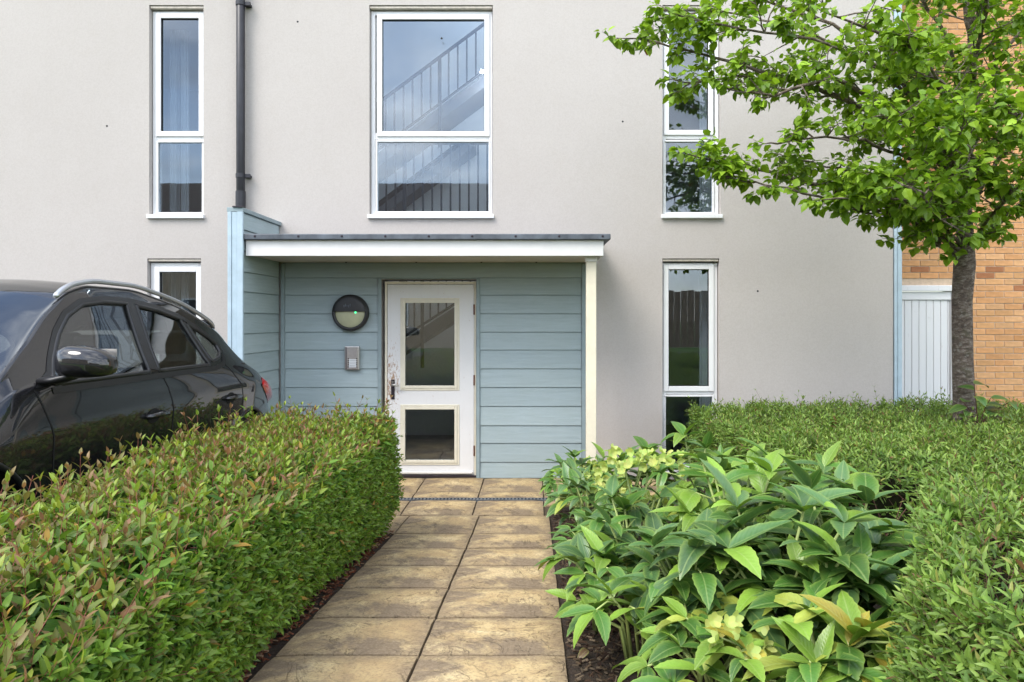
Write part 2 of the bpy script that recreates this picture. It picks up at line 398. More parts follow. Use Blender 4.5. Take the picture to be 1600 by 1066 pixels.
sheet('car_park', -12, -2.18, [-3, 2.5, 5.2, 6.9, 7.1], M['asphalt'], 0.0, gcar)
sheet('road', -60, 60, [-11, -3.0], M['asphalt'], -0.03)
kb = MB()
for j in range(10):
    y0 = -3+j*0.915; y1 = y0+0.905
    def kz(y): return max(gz(y), gcar(y))
    kb.hexa([(-2.18,y0,-0.1),(-2.03,y0,-0.1),(-2.03,y1,-0.1),(-2.18,y1,-0.1),(-2.18,y0,kz(y0)+0.06),(-2.03,y0,kz(y0)+0.06),(-2.03,y1,kz(y1)+0.06),(-2.18,y1,kz(y1)+0.06)])
o = kb.build('kerb', M['kerb'], bevel=0.012); o['kind'] = 'structure'

# paving: one object a slab
path = sheet('path', -1.06, 0.128, [-1.5, 0.85, 5.53, 6.6], M['joint'], -0.022)
apr = sheet('apron', -2.6, 4.2, [6.025, 7.11], M['joint'], -0.026)
slab_mesh = {}
def slab(x0, x1, y0, y1, parent, name='slab'):
    w, d = x1-x0, y1-y0; key = (round(w, 3), round(d, 3), random.randrange(4))
    if key not in slab_mesh:
        b = MB(); g = 0.0045; nx, ny = 6, 5
        def e(): return random.uniform(0, 0.003)
        rows = []
        for j in range(ny+1):
            row = []
            for i in range(nx+1):
                x = -w/2+g+(w-2*g)*i/nx; y = -d/2+g+(d-2*g)*j/ny; z = random.uniform(-0.0015, 0.0015)
                if i in (0, nx): x -= math.copysign(e(), x); z -= 0.004+e()*0.6
                if j in (0, ny): y -= math.copysign(e(), y); z -= 0.004+e()*0.6
                row.append(len(b.v)); b.v.append((x, y, z))
            rows.append(row)
        for j in range(ny):
            for i in range(nx): b.f.append((rows[j][i], rows[j][i+1], rows[j+1][i+1], rows[j+1][i]))
        rim_ = rows[0]+[r[-1] for r in rows[1:]]+rows[-1][-2::-1]+[r[0] for r in rows[-2:0:-1]]
        low = []
        for q in rim_: low.append(len(b.v)); b.v.append((b.v[q][0], b.v[q][1], -0.04))
        for i in range(len(rim_)): j = (i+1) % len(rim_); b.f.append((rim_[i], low[i], low[j], rim_[j]))
        me = bpy.data.meshes.new('slab'); me.from_pydata(b.v, [], b.f); me.update(); me.materials.append(M['paving'])
        slab_mesh[key] = me
    ym = (y0+y1)/2; o = bpy.data.objects.new(name, slab_mesh[key]); COL.objects.link(o); o.parent = parent
    s = (gz(y1)-gz(y0))/d
    o.location = ((x0+x1)/2, ym, (gz(y0)+gz(y1))/2+random.uniform(-0.0015, 0.0015)); o.rotation_euler = (math.atan(s)+R(random.uniform(-.12, .12)), R(random.uniform(-.12, .12)), R(random.uniform(-.15, .15)))
    return o
xa, xm, xb = -1.063, -0.47, 0.130
ys = [5.73, 5.095, 4.62, 4.16, 3.68, 3.20, 2.74, 2.27, 1.80, 1.33, 0.86, 0.39, -0.08]
for y1, y0 in zip(ys[:-1], ys[1:]):
    slab(xa, xm, y0, y1, path); slab(xm, xb, y0, y1, path)
xs = [-2.36, -1.745, -1.145, -0.53, 0.085, 0.70, 1.31]
for i in range(len(xs)-1):
    slab(xs[i], xs[i+1], 6.50, 7.085, apr); slab(xs[i], xs[i+1], 6.285, 6.50, apr)
    if i < 5: slab(xs[i], xs[i+1], 6.03 if i not in (1, 2, 3) else 5.73, 6.205, apr)
for x0, x1 in ((-1.70, -1.063),): slab(x0, x1, 5.1, 5.73, path)
# slotted drain channel across the apron
dr = thing('drain_channel', (-0.6, 6.245, 0), 'narrow dark slotted drain channel across the paving before the door', 'drain')
b = MB(); b.box(-2.36, 1.31, 6.208, 6.220, -0.05, -0.002); b.box(-2.36, 1.31, 6.270, 6.282, -0.05, -0.002); b.box(-2.36, 1.31, 6.22, 6.27, -0.05, -0.045); b.build('channel', M['lead'], dr)
b = MB(); x = -2.35
while x < 1.30: b.box(x, x+0.016, 6.2195, 6.2705, -0.03, -0.0035); x += 0.033
b.build('grating', M['grate'], dr, kind='stuff')

# ================================================================== BUILDING
B = thing('apartment_building', (0.5, D, 0), 'grey rendered apartment block with white windows and blue boarded porch', 'building')
XL, XR, ZT = -12.0, 3.80, 7.6
wins = {  # opening px x0,x1,y0,y1; transom y; sash glass; fixed glass
 'a': (233, 318, 8, 341), 'b': (577, 770, 8, 341), 'c': (1035, 1126, 8, 341), 'd': (230, 314, 404, 738), 'e': (1035, 1124, 404, 738)}
ops = [(PX(a), PX(b_), PZ(d_), PZ(c_)) for a, b_, c_, d_ in wins.values()]
door_op = (PX(597), PX(747), 0.0, PZ(437))
ops2 = ops+[door_op]
xs_ = sorted({XL, XR}|{o[0] for o in ops2}|{o[1] for o in ops2}); zs_ = sorted({-0.2, ZT}|{o[2] for o in ops2}|{o[3] for o in ops2})
b = MB()
for i in range(len(xs_)-1):
    for j in range(len(zs_)-1):
        cx, cz = (xs_[i]+xs_[i+1])/2, (zs_[j]+zs_[j+1])/2
        if any(o[0] < cx < o[1] and o[2] < cz < o[3] for o in ops2): continue
        b.quad((xs_[i], D, zs_[j]), (xs_[i+1], D, zs_[j]), (xs_[i+1], D, zs_[j+1]), (xs_[i], D, zs_[j+1]))
for x0, x1, z0, z1 in ops2:
    t = D+0.25
    b.quad((x0,D,z0),(x0,D,z1),(x0,t,z1),(x0,t,z0)); b.quad((x1,D,z0),(x1,t,z0),(x1,t,z1),(x1,D,z1))
    b.quad((x0,D,z1),(x1,D,z1),(x1,t,z1),(x0,t,z1)); b.quad((x0,D,z0),(x0,t,z0),(x1,t,z0),(x1,D,z0))
b.quad((XR, D, -.2), (XR, 14, -.2), (XR, 14, ZT), (XR, D, ZT)); b.quad((XL, D, -.2), (XL, D, ZT), (XL, 14, ZT), (XL, 14, -.2))
b.quad((XL, 14, -.2), (XL, 14, ZT), (XR, 14, ZT), (XR, 14, -.2)); 
RLX0, RLX1, RLY0, RLY1 = -2.3, 0.7, D+.3, D+2.48  # roof opening added to let daylight down into the stairwell
for q_ in ((XL, RLX0, D, 14), (RLX1, XR, D, 14), (RLX0, RLX1, D, RLY0), (RLX0, RLX1, RLY1, 14)):
    b.quad((q_[0], q_[2], ZT), (q_[1], q_[2], ZT), (q_[1], q_[3], ZT), (q_[0], q_[3], ZT))
me = bpy.data.meshes.new('render_wall'); me.from_pydata(b.v, [], b.f); link('render_wall', me, M['render'], B)
b = MB(); b.box(XL-.05, XR+.09, D-.06, D+.02, ZT-.02, ZT+.10); b.build('coping', M['lead'], B, 0.006)

def window(k, sash, fixed, tz):
    a, b_, c_, d_ = wins[k]; x0, x1, z0, z1 = PX(a), PX(b_), PZ(d_), PZ(c_)
    e = 0.006; x0 += e; x1 -= e; yf = D+0.056; zt = z1-0.042
    w = MB(); w.ring(x0, x1, z0+0.03, zt, 0.042, yf, yf+0.07); w.box(x0+.042, x1-.042, yf+.002, yf+.068, PZ(tz)-.035, PZ(tz)+.035)
    wo = w.build('window', M['upvc'], B, 0.004)
    s = MB(); gx0, gx1, gz1, gz0 = PX(sash[0]), PX(sash[1]), PZ(sash[2]), PZ(sash[3])
    ww = 0.058; sx0, sx1, sz0, sz1 = gx0-ww, gx1+ww, gz0-ww, gz1+ww
    s.ring(max(sx0, x0+.012), min(sx1, x1-.012), sz0, min(sz1, zt-.012), ww-.002, yf-0.016, yf+0.05)
    s.build('sash', M['upvc'], wo, 0.006, seg=2)
    s = MB(); s.ring(gx0-.012, gx1+.012, gz0-.012, gz1+.012, 0.014, yf-0.006, yf+0.03); s.build('gasket', M['gasket'], wo)
    p = MB(); p.box(gx0-.004, gx1+.004, yf+0.010, yf+0.012, gz0-.004, gz1+.004); p.build('pane', M['glass'], wo)
    fx0, fx1, fz1, fz0 = PX(fixed[0]), PX(fixed[1]), PZ(fixed[2]), PZ(fixed[3])
    s = MB(); s.ring(fx0-.022, fx1+.022, fz0-.03, fz1+.022, 0.022, yf-0.008, yf+0.05); s.build('glazing_bead', M['upvc'], wo, 0.005, seg=2)
    p = MB(); p.box(fx0-.004, fx1+.004, yf+0.014, yf+0.016, fz0-.012, fz1+.004); p.build('pane', M['glass'], wo)
    s = MB(); s.box(x0-.02, x1+.02, D-0.035, yf+.05, z0-0.006, z0+0.036); s.build('sill', M['upvc'], wo, 0.006, seg=2)
    h = MB(); h.box(x0, x1, D+.012, yf+.03, zt+.012, z1-.004); h.build('head_trim', M['bead_head'], wo, 0.003)
    return wo
window('a', (248, 308, 26, 203), (243, 315, 221, 330), 212)
window('b', (596, 756, 28, 203), (588, 763, 220, 328), 211)
window('c', (1047, 1108, 20, 201), (1040, 1115, 220, 331), 210)
window('d', (246, 306, 425, 603), (239, 309, 621, 728), 612)
window('e', (1046, 1109, 421, 604), (1039, 1115, 621, 728), 612)

for px_, py_ in ((167, 197), (973, 190), (465, 34), (1184, 455), (690, 60)):
    c = MB(); c.lathe([(0, -.003), (.009, -.003), (.012, .002)], (PX(px_), D, PZ(py_)), 'y', 10); c.build('wall_plug', M['gasket'], B)
# rainwater pipe
dp = MB(); X, Y = PX(376, D-.07), D-.07
dp.tube([(X, Y, 0.05), (X, Y, ZT-.05)], 0.043, 20); pipe = dp.build('drainpipe', M['black_pipe'], B, smooth=False)
pipe.data.polygons.foreach_set('use_smooth', [len(p.vertices) == 4 for p in pipe.data.polygons])
for py in (6, 275):
    z = PZ(py, Y); c = MB(); c.tube([(X, Y, z-.022), (X, Y, z+.022)], 0.049, 20); c.box(X+.03, X+.10, Y-.008, Y+.012, z-.018, z+.018); c.box(X+.03, X+.09, Y+.012, D, z-.012, z+.012); c.build('pipe_clip', M['black_pipe'], pipe)
c = MB(); c.tube([(X, Y, PZ(330, Y)), (X, Y, PZ(299, Y))], 0.050, 20); c.build('coupling', M['black_pipe'], pipe)

# porch: fin wall, boards, canopy, post
FX0, FX1, FY = -2.815, -2.690, 6.18
ZB = [PZ(y) for y in (434.6, 461.6, 490.6, 519.2, 547.0, 576.2, 605.2, 634.6, 664.6, 692, 721.4)]+[-0.01]
fin = MB(); fin.box(FX0, FX1-.012, FY+.012, D-.003, -.1, 2.655); fin = fin.build('fin_wall', M['trim_grey'], B)
c = MB(); c.box(FX0-.012, FX1+.012, FY-.006, D-.002, 2.655, 2.695); c.build('coping', M['trim_grey'], fin, 0.003)
c = MB(); c.box(FX0+.045, FX1+.016, FY-.02, FY+.02, 2.695, 2.705); c.build('cap_clip', M['dark_metal'], fin)
for x0, x1, pr in ((FX0-.004, FX0+.032, 0.010), (FX0+.034, FX1-.044, 0.004), (FX1-.042, FX1+.014, 0.013)):
    c = MB(); c.box(x0, x1, FY-pr, FY+.012, -.1, 2.654); c.build('edge_trim', M['blue_trim'], fin, 0.003)
def lap(x0, x1, y0, y1, z0, z1, axis, parent):      # one lapped board: bottom edge proud, top edge tucked
    b = MB()
    if axis == 'back':      # faces -Y at y0
        b.hexa([(x0,y0-.016,z0),(x1,y0-.016,z0),(x1,y0,z0),(x0,y0,z0),(x0,y0-.006,z1),(x1,y0-.006,z1),(x1,y0,z1),(x0,y0,z1)])
    else:                   # faces +X at x0
        b.hexa([(x0,y0,z0),(x0+.016,y0,z0),(x0+.016,y1,z0),(x0,y1,z0),(x0,y0,z1),(x0+.006,y0,z1),(x0+.006,y1,z1),(x0,y1,z1)])
    return b.build('board', M['board'], parent, 0.0015)
zfin = [2.650, PZ(434.6)+.39, PZ(434.6)+.196]+ZB
for z1, z0 in zip(zfin[:-1], zfin[1:]): lap(FX1-.011, 0, FY+.013, D-.045, z0+.003, z1-.004, 'side', fin)
cw = MB(); YB = D-.020
cx0, cx1 = -2.66, 0.525
dl, drr = PX(594), PX(748)
cw.box(cx0, dl+.0, YB, D-.002, -.02, 2.27); cw.box(drr, cx1, YB, D-.002, -.02, 2.27); cw.box(dl+.001, drr-.001, YB, D-.002, PZ(436), 2.27)
cwall = cw.build('clad_wall', M['trim_grey'], B)
zt = [2.258]+ZB
for i, (z1, z0) in enumerate(zip(zt[:-1], zt[1:])):
    if i == 0: lap(cx0+.03, cx1-.01, YB, 0, z0+.003, z1, 'back', cwall)
    else: lap(cx0+.03, dl-.016, YB, 0, z0+.003, z1-.004, 'back', cwall); lap(drr+.016, cx1-.028, YB, 0, z0+.003, z1-.004, 'back', cwall)
for x0, x1, z1 in ((cx0-.012, cx0+.028, 2.25), (cx1-.026, cx1+.016, 2.25), (dl-.015, dl+.022, PZ(436)), (drr-.022, drr+.015, PZ(436))):
    c = MB(); c.box(x0, x1, D-.048, YB-.001, -.01, z1); c.build('corner_trim', M['trim_grey'], cwall, 0.003)
# canopy
CF = 6.22; cxl, cxr = -2.672, 0.64
c = MB(); c.box(cxl, cxr-.002, CF+.02, D-.003, 2.266, 2.40); can = c.build('canopy', M['soffit'], B)
c = MB(); c.box(cxl, cxr, CF, CF+.019, 2.252, 2.398); c.box(cxr-.019, cxr, CF+.0195, D-.004, 2.253, 2.397); c.build('fascia', M['fascia'], can, 0.003)
c = MB(); c.hexa([(cxl-.01,CF-.04,2.400),(cxr+.062,CF-.04,2.400),(cxr+.062,D-.004,2.41),(cxl-.01,D-.004,2.41),(cxl-.01,CF-.04,2.452),(cxr+.062,CF-.04,2.452),(cxr+.062,D-.004,2.475),(cxl-.01,D-.004,2.475)])
c.build('flashing', M['lead'], can, 0.006, seg=2)
for i in range(9):
    x = cxl+.10+i*0.40; c = MB(); c.lathe([(0.0,-.006),(.008,-.005),(.011,0),(.011,.01)], (x, CF-.042, 2.430), 'y', 10); c.build('screw', M['dark_metal'], can)
for px in (540, 650, 752, 838): c = MB(); c.lathe([(.008,-.006),(.011,.0),(.0,.004)], (PX(px, 7.0), 7.02, 2.262), 'z', 10); c.build('vent', M['dark_metal'], can)
c = MB(); c.box(0.488, 0.582, 6.31, 6.40, -.02, 2.21); post = c.build('post', M['cream'], B, 0.004)
c = MB(); c.box(0.480, 0.590, 6.302, 6.408, 2.208, 2.2655); c.build('post_cap', M['fascia'], post, 0.003)
# corner trim on the house end
for x0, x1, y0 in ((PX(1397), PX(1401.5), D-.012), (PX(1401.7), PX(1408), D-.02)):
    c = MB(); c.box(x0, x1, y0, D+.05, -.1, ZT-.03); c.build('corner_trim', M['blue_trim'], B, 0.003)

# door
YD = D-.012
dob = MB(); dx0, dx1, dz0, dz1 = PX(606), PX(740.5), 0.022, PZ(445)
g1 = (PX(633), PX(711), PZ(603), PZ(473)); g2 = (PX(633), PX(711), PZ(719), PZ(639))
xs2 = [dx0, g1[0], g1[1], dx1]; zs2 = [dz0, g2[2], g2[3], g1[2], g1[3], dz1]
for i in range(3):
    for j in range(5):
        if i == 1 and j in (1, 3): continue
        x0, x1, z0, z1 = xs2[i], xs2[i+1], zs2[j], zs2[j+1]
        dob.quad((x0,YD,z0),(x1,YD,z0),(x1,YD,z1),(x0,YD,z1)); dob.quad((x0,YD+.045,z0),(x0,YD+.045,z1),(x1,YD+.045,z1),(x1,YD+.045,z0))
for x0, x1, z0, z1 in (g1, g2, (dx0, dx1, dz0, dz1)):
    for q in (((x0,z0),(x1,z0)),((x1,z0),(x1,z1)),((x1,z1),(x0,z1)),((x0,z1),(x0,z0))):
        dob.quad((q[0][0],YD,q[0][1]),(q[1][0],YD,q[1][1]),(q[1][0],YD+.045,q[1][1]),(q[0][0],YD+.045,q[0][1]))
door = dob.build('door', M['door'], B, label='white door with paint peeling round the handle')
for g in (g1, g2):
    c = MB(); c.ring(g[0]-.048, g[1]+.048, g[2]-.048, g[3]+.048, 0.022, YD-.009, YD+.004); c.ring(g[0]-.026, g[1]+.026, g[2]-.026, g[3]+.026, 0.030, YD-.016, YD+.01); c.build('glazing_bead', M['cream_bead'], door, 0.004, seg=2)
    c = MB(); c.box(g[0]-.002, g[1]+.002, YD+.016, YD+.019, g[2]-.002, g[3]+.002); c.build('pane', M['door_glass'], door)
c = MB(); c.box(dx0-.028, dx0-.004, YD-.006, YD+.10, 0, dz1+.034); c.box(dx1+.004, dx1+.026, YD-.006, YD+.10, 0, dz1+.034); c.box(dx0-.004, dx1+.004, YD-.006, YD+.10, dz1+.006, dz1+.034)
c.build('door_frame', M['cream_bead'], door, 0.003)
c = MB(); c.box(dx0-.03, dx1+.03, YD-.03, YD+.12, 0.001, 0.019); c.build('threshold', M['dark_metal'], door, 0.003)
c = MB(); c.box(dx0+.01, dx1-.01, YD-.028, YD-.002, 0.035, 0.062); c.build('weather_bar', M['fascia'], door, 0.006)
hx = PX(614.5); c = MB(); c.box(hx-.018, hx+.018, YD-.012, YD-.001, PZ(624), PZ(593)); hd = c.build('handle', M['dark_metal'], door, 0.004)
c = MB(); hz = PZ(601); c.tube([(hx, YD-.01, hz), (hx, YD-.05, hz)], 0.011, 10); c.tube([(hx-.006, YD-.052, hz), (hx+.03, YD-.056, hz), (hx+.075, YD-.056, hz-.004)], [0.012, .012, .010], 10); c.build('lever', M['steel'], hd, smooth=True)
c = MB(); c.lathe([(0,-.006),(.010,-.006),(.012,.0)], (hx, YD-.012, PZ(596.5)), 'y', 12); c.build('lock', M['steel'], hd)
for py in (484, 594, 704):
    c = MB(); c.tube([(dx1+.004, YD-.008, PZ(py+8)), (dx1+.004, YD-.008, PZ(py-8))], 0.008, 8); c.build('hinge', M['rust'], door)

# inside: stairwell, stairs, rooms
YI = D+.26
inn = MB()
def wallq(*a): inn.quad(*a)
for (x0, x1) in ((-11.9, -2.45), (-2.35, 0.75), (0.85, 3.7)):
    yb = D+3.4 if x0 != -2.35 else D+2.5
    for z0, z1 in (((0.0, 2.58), (2.70, 5.25)) if x0 != -2.35 else ((0.0, 2.58), (2.70, ZT-.02))):
        wallq((x0, yb, z0), (x1, yb, z0), (x1, yb, z1), (x0, yb, z1))
        wallq((x0, YI, z0), (x0, yb, z0), (x0, yb, z1), (x0, YI, z1)); wallq((x1, YI, z0), (x1, yb, z0), (x1, yb, z1), (x1, YI, z1))
        if z1 < 6 and x0 != -2.35: wallq((x0, YI, z1), (x1, YI, z1), (x1, yb, z1), (x0, yb, z1))
inn.build('interior_wall', M['inner_wall'], B)
fl = MB(); fl.quad((-11.9, YI-.26, .012), (3.7, YI-.26, .012), (3.7, D+3.4, .012), (-11.9, D+3.4, .012)); [fl.quad((x0, y0, 2.705), (x1, y0, 2.705), (x1, D+3.4, 2.705), (x0, D+3.4, 2.705)) for x0, x1, y0 in ((-11.9, -2.4, YI), (0.8, 3.7, YI))]; fl.quad((-2.4, YI, 2.705), (0.8, YI, 2.705), (0.8, D+.72, 2.705), (-2.4, D+.72, 2.705)); fl.build('interior_floor', M['inner_floor'], B)
c = MB(); c.box(RLX0-.05, RLX1+.05, RLY0-.05, RLY1+.05, ZT+.03, ZT+.035); c.build('added_rooflight', M['glass'], B)  # unseen glazing over the roof opening, added to brighten the stairwell
def flight(pa, pb, y, rail_h, name, gap=0.088, post_at=None, w=0.85, string=True):
    A, Bp = P(pa[0], pa[1], y), P(pb[0], pb[1], y)
    if string:
        s = MB(); dn = Vector((0, 0, -.17)); s.hexa([A+dn, Bp+dn, Bp+dn+Vector((0,w,0)), A+dn+Vector((0,w,0)), A, Bp, Bp+Vector((0,w,0)), A+Vector((0,w,0))]); st = s.build('staircase', M['string'], B)
    else:
        s = MB(); s.box(A.x, Bp.x, y-.02, y+.02, A.z-.05, A.z-.02); st = s.build('balustrade', M['black_rail'], B)
    up = Vector((0, 0, rail_h))
    s = MB(); s.tube([A+up, Bp+up], 0.022, 8); s.tube([A+Vector((0,0,.04)), Bp+Vector((0,0,.04))], 0.016, 8); s.build('handrail', M['black_rail'], st)
    n = int(abs(Bp.x-A.x)/gap); me = None
    for i in range(1, n):
        t = i/n; q = A.lerp(Bp, t); s = MB(); r = 0.020 if post_at is not None and i == post_at else 0.0095
        s.box(q.x-r, q.x+r, y-r, y+r, q.z+.03 if r < .015 else q.z-.5, q.z+rail_h); s.build('baluster', M['black_rail'], st)
flight((560, 262), (800, 83), D+1.25, 0.62, 'up', 0.112, post_at=9, w=.6)
flight((575, 340), (790, 340), D+0.62, 0.86, 'landing', 0.105, post_at=4, string=False)
flight((560, 345), (740, 210), D+2.0, 0.0001, 'far', 9, w=.45)
flight((560, 577), (760, 448), D+1.3, 0.75, 'ground', 0.10, post_at=8, w=.6)
m = MT('tube_lamp'); m.base((.9, .9, .9)); m.set(Emission_Color=(.93, .97, 1, 1), Emission_Strength=22.0); M['tube'] = m.m
A_ = P(751, 111, D+1.0); c = MB(); c.tube([A_, A_+Vector((.9, .0, -.28))], .02, 8); c.build('strip_lamp', M['tube'], B)
# blinds and curtain strips in the flats
for px, k in ((272, 0), (284, 0), (1100, 1), (1108, 1)):
    for z0, z1 in ((2.75, 4.95), (0.05, 2.3)):
        c = MB(); n = 6; xx = PX(px, D+.5)
        for i in range(n): c.box(xx+i*.02-.05, xx+i*.02-.03, D+.5+(.015 if i % 2 else 0), D+.515+(.015 if i % 2 else 0), z0, z1)
        c.build('curtain', M['curtain'], B)

# ================================================================== LIGHT AND INTERCOM ON THE WALL
yl = YB-.016; lc = (PX(549.5, yl), yl, PZ(489, yl)); rr = 28.5*yl/F
bl = thing('bulkhead_light', (lc[0], lc[1], lc[2]), 'round black bulkhead light with half hood on the blue boards', 'light')
c = MB(); c.lathe([(rr*.96, 0.004), (rr, -.02), (rr, -.055), (rr*.94, -.075), (rr*.82, -.078), (rr*.80, -.062), (rr*.80, -.02)], lc, 'y', 48); c.build('housing', M['black_plastic'], bl, smooth=True)
c = MB(); c.lathe([(0.0, -.086), (rr*.35, -.084), (rr*.62, -.076), (rr*.815, -.058)], lc, 'y', 40); c.build('diffuser', M['diffuser'], bl, smooth=True)
c = MB(); n = 28; sl = 0.02
rows = []
for kx in range(7):
    row = []
    for i in range(n+1):
        a = math.pi*i/n; rad = rr*(0.92-0.92*kx/6); zlow = 0.0
        x = rad*math.cos(a); z = rad*math.sin(a)*(1.0)+sl*(1-kx/6)*0
        d = -.083-.022*math.sqrt(max(0, 1-(rad/(rr*.92))**2))
        row.append(len(c.v)); c.v.append((lc[0]+x, lc[1]+d, lc[2]+max(z, 0)+.012))
    rows.append(row)
for j in range(6):
    for i in range(n): c.f.append((rows[j][i], rows[j][i+1], rows[j+1][i+1], rows[j+1][i]))
e0 = rows[0]; low = []
for q in e0: low.append(len(c.v)); c.v.append((c.v[q][0], lc[1]-.05, c.v[q][2]))
for i in range(n): c.f.append((e0[i], low[i], low[i+1], e0[i+1]))
hood = c.build('hood', M['black_plastic'], bl, smooth=True)
for i in range(5):   # scuffed vents of the hood
    c = MB(); c.box(lc[0]-.055+i*.016, lc[0]-.047+i*.016, lc[1]-.110, lc[1]-.096, lc[2]+.055+.01*(i % 3), lc[2]+.068+.012*((i+1) % 3)); c.build('vent', M['lead'], hood)
c = MB(); c.lathe([(0, -.008), (.009, -.006), (.012, 0)], (lc[0]+.062, lc[1]-.080, lc[2]+.003), 'y', 12); c.build('indicator', M['led'], bl)

ix0, ix1, iz0, iz1 = PX(540, yl), PX(563, yl), PZ(578, yl), PZ(541, yl)
ic = thing('intercom_panel', ((ix0+ix1)/2, yl, iz0), 'small brushed steel door entry panel with push buttons under the round light', 'intercom')
c = MB(); c.box(ix0, ix1, yl-.045, yl+.004, iz0, iz1); c.build('housing', M['steel'], ic, 0.008, seg=2)
c = MB(); c.box(ix0+.035, ix1-.014, yl-.050, yl-.044, iz0+.012, iz1-.010); c.build('face_plate', M['steel'], ic, 0.002)
c = MB(); c.box(ix0+.014, ix0+.022, yl-.049, yl-.044, iz0+.01, iz1-.01); c.build('slot', M['dark_metal'], ic)
c = MB(); c.box(ix0+.050, ix1-.030, yl-.0525, yl-.0495, iz0+.028, iz0+.115); c.build('name_card', M['paper'], ic)
for i in range(5):
    for x in (ix0+.043, ix1-.024):
        z = iz0+.034+i*.022; c = MB(); c.box(x-.006, x+.006, yl-.056, yl-.0495, z-.005, z+.005); c.build('button', M['dark_metal'], ic, 0.001)
    c = MB(); c.box(ix0+.056, ix1-.036, yl-.0535, yl-.0524, iz0+.033+i*.0165, iz0+.035+i*.0165); c.build('card_line', M['dark_metal'], ic)

# ================================================================== BRICK NEIGHBOUR AND GATE
YBk = 8.08
bk = thing('brick_building', (6, YBk, 0), 'neighbouring building of orange buff brick behind the tree', 'building')
GX0, GX1, GZ1 = 4.05, PX(1489, YBk), PZ(446, YBk)
c = MB(); ym = YBk+.008
c.box(GX1, 11, ym, ym+.2, -.1, 6.6); c.box(3.83, GX0, ym, ym+.2, -.1, 6.6); c.box(GX0+.0005, GX1-.0005, ym+.001, ym+.2, GZ1, 6.599); c.build('mortar', M['mortar'], bk)
brick_cols = [(0.67, 0.355, 0.165), (0.70, 0.395, 0.195), (0.65, 0.335, 0.150), (0.68, 0.37, 0.170), (0.42, 0.18, 0.085), (0.54, 0.27, 0.115)]
brick_w = [5, 5, 5, 5, 1.0, 1.2]
def make_brick(w):
    b = MB(); b.box(-w/2, w/2, 0, .05, -.0325, .0325); o = b.build('brick', M['brick_obj'], None, 0.003); me = o.data; bpy.data.objects.remove(o); return me
bm_full = make_brick(.215)
rest = {'v': [], 'f': [], 'c': []}; nb = 0
for k in range(86):
    z = -.02+k*.075+.0375; off = (0.1125 if k % 2 else 0)+[0, .06, .03, .09][(k//2) % 4]*0
    x = 3.85-off
    while x < 10.8:
        x0, x1 = x+.005, x+.220; x += .225
        a0, a1 = max(x0, 3.84), x1
        if z-.0325 < GZ1+.01 and a1 > GX0-.005 and a0 < GX1+.005:
            if a0 < GX0-.05: a1 = GX0-.005
            elif a1 > GX1+.05: a0 = GX1+.005
            else: continue
        if a1-a0 < .03: continue
        col = random.choices(brick_cols, brick_w)[0]; j = random.uniform(.9, 1.1); col = tuple(q*j for q in col)
        vis = (4.1 < (a0+a1)/2 < 6.0) and (0.75 < z < 3.3)
        yy = YBk+random.uniform(-.0015, .0015)
        if vis and nb < 298:
            o = bpy.data.objects.new('brick', bm_full); COL.objects.link(o); o.color = col+(1,)
            o.parent = bk; o.matrix_parent_inverse = Matrix.Translation(-Vector(bk.location)); o.location = ((a0+a1)/2, yy, z); o.scale = ((a1-a0)/.215, 1, 1); nb += 1
        else:
            n0 = len(rest['v']); t = .003
            q = [(a0,yy+t,z-.0325),(a1,yy+t,z-.0325),(a1,yy+t,z+.0325),(a0,yy+t,z+.0325),(a0+t,yy,z-.0325+t),(a1-t,yy,z-.0325+t),(a1-t,yy,z+.0325-t),(a0+t,yy,z+.0325-t),(a0,yy+.05,z-.0325),(a1,yy+.05,z-.0325),(a1,yy+.05,z+.0325),(a0,yy+.05,z+.0325)]
            rest['v'] += q; rest['c'] += [col]*12
            for fq in ((4,5,6,7),(0,1,5,4),(1,2,6,5),(2,3,7,6),(3,0,4,7),(8,9,1,0),(9,10,2,1),(10,11,3,2),(11,8,0,3)): rest['f'].append(tuple(n0+i for i in fq))
me = bpy.data.meshes.new('brickwork'); me.from_pydata(rest['v'], [], rest['f']); a = me.color_attributes.new('tint', 'FLOAT_COLOR', 'POINT')
a.data.foreach_set('color', np.array([q+(1,) for q in rest['c']], dtype=np.float32).ravel()); link('brickwork', me, M['brick_attr'], bk, kind='stuff')
gt = thing('gate', (4.6, YBk-.02, 0), 'white painted plank gate beside the tree trunk', 'gate')
c = MB(); c.box(GX0-.02, GX1+.0, YBk-.055, YBk+.03, GZ1-.072, GZ1-.003); c.build('lintel', M['gate'], gt, 0.004)
c = MB(); c.box(GX0, GX0+.05, YBk-.03, YBk+.04, 0, GZ1-.074); c.box(GX1-.035, GX1-.002, YBk-.03, YBk+.04, 0, GZ1-.074); c.box(GX0+.051, GX1-.036, YBk-.022, YBk+.03, GZ1-.175, GZ1-.076); c.build('frame', M['gate'], gt, 0.004)
c = MB(); c.box(GX0+.05, GX1-.035, YBk+.024, YBk+.035, 0.02, GZ1-.17); c.build('backing', M['gasket'], gt)
x = GX0+.052
while x < GX1-.06:
    x1 = min(x+.087, GX1-.037); c = MB(); c.box(x, x1-.004, YBk-.004, YBk+.022, 0.03, GZ1-.177); c.build('board', M['gate'], gt, 0.004); x = x1

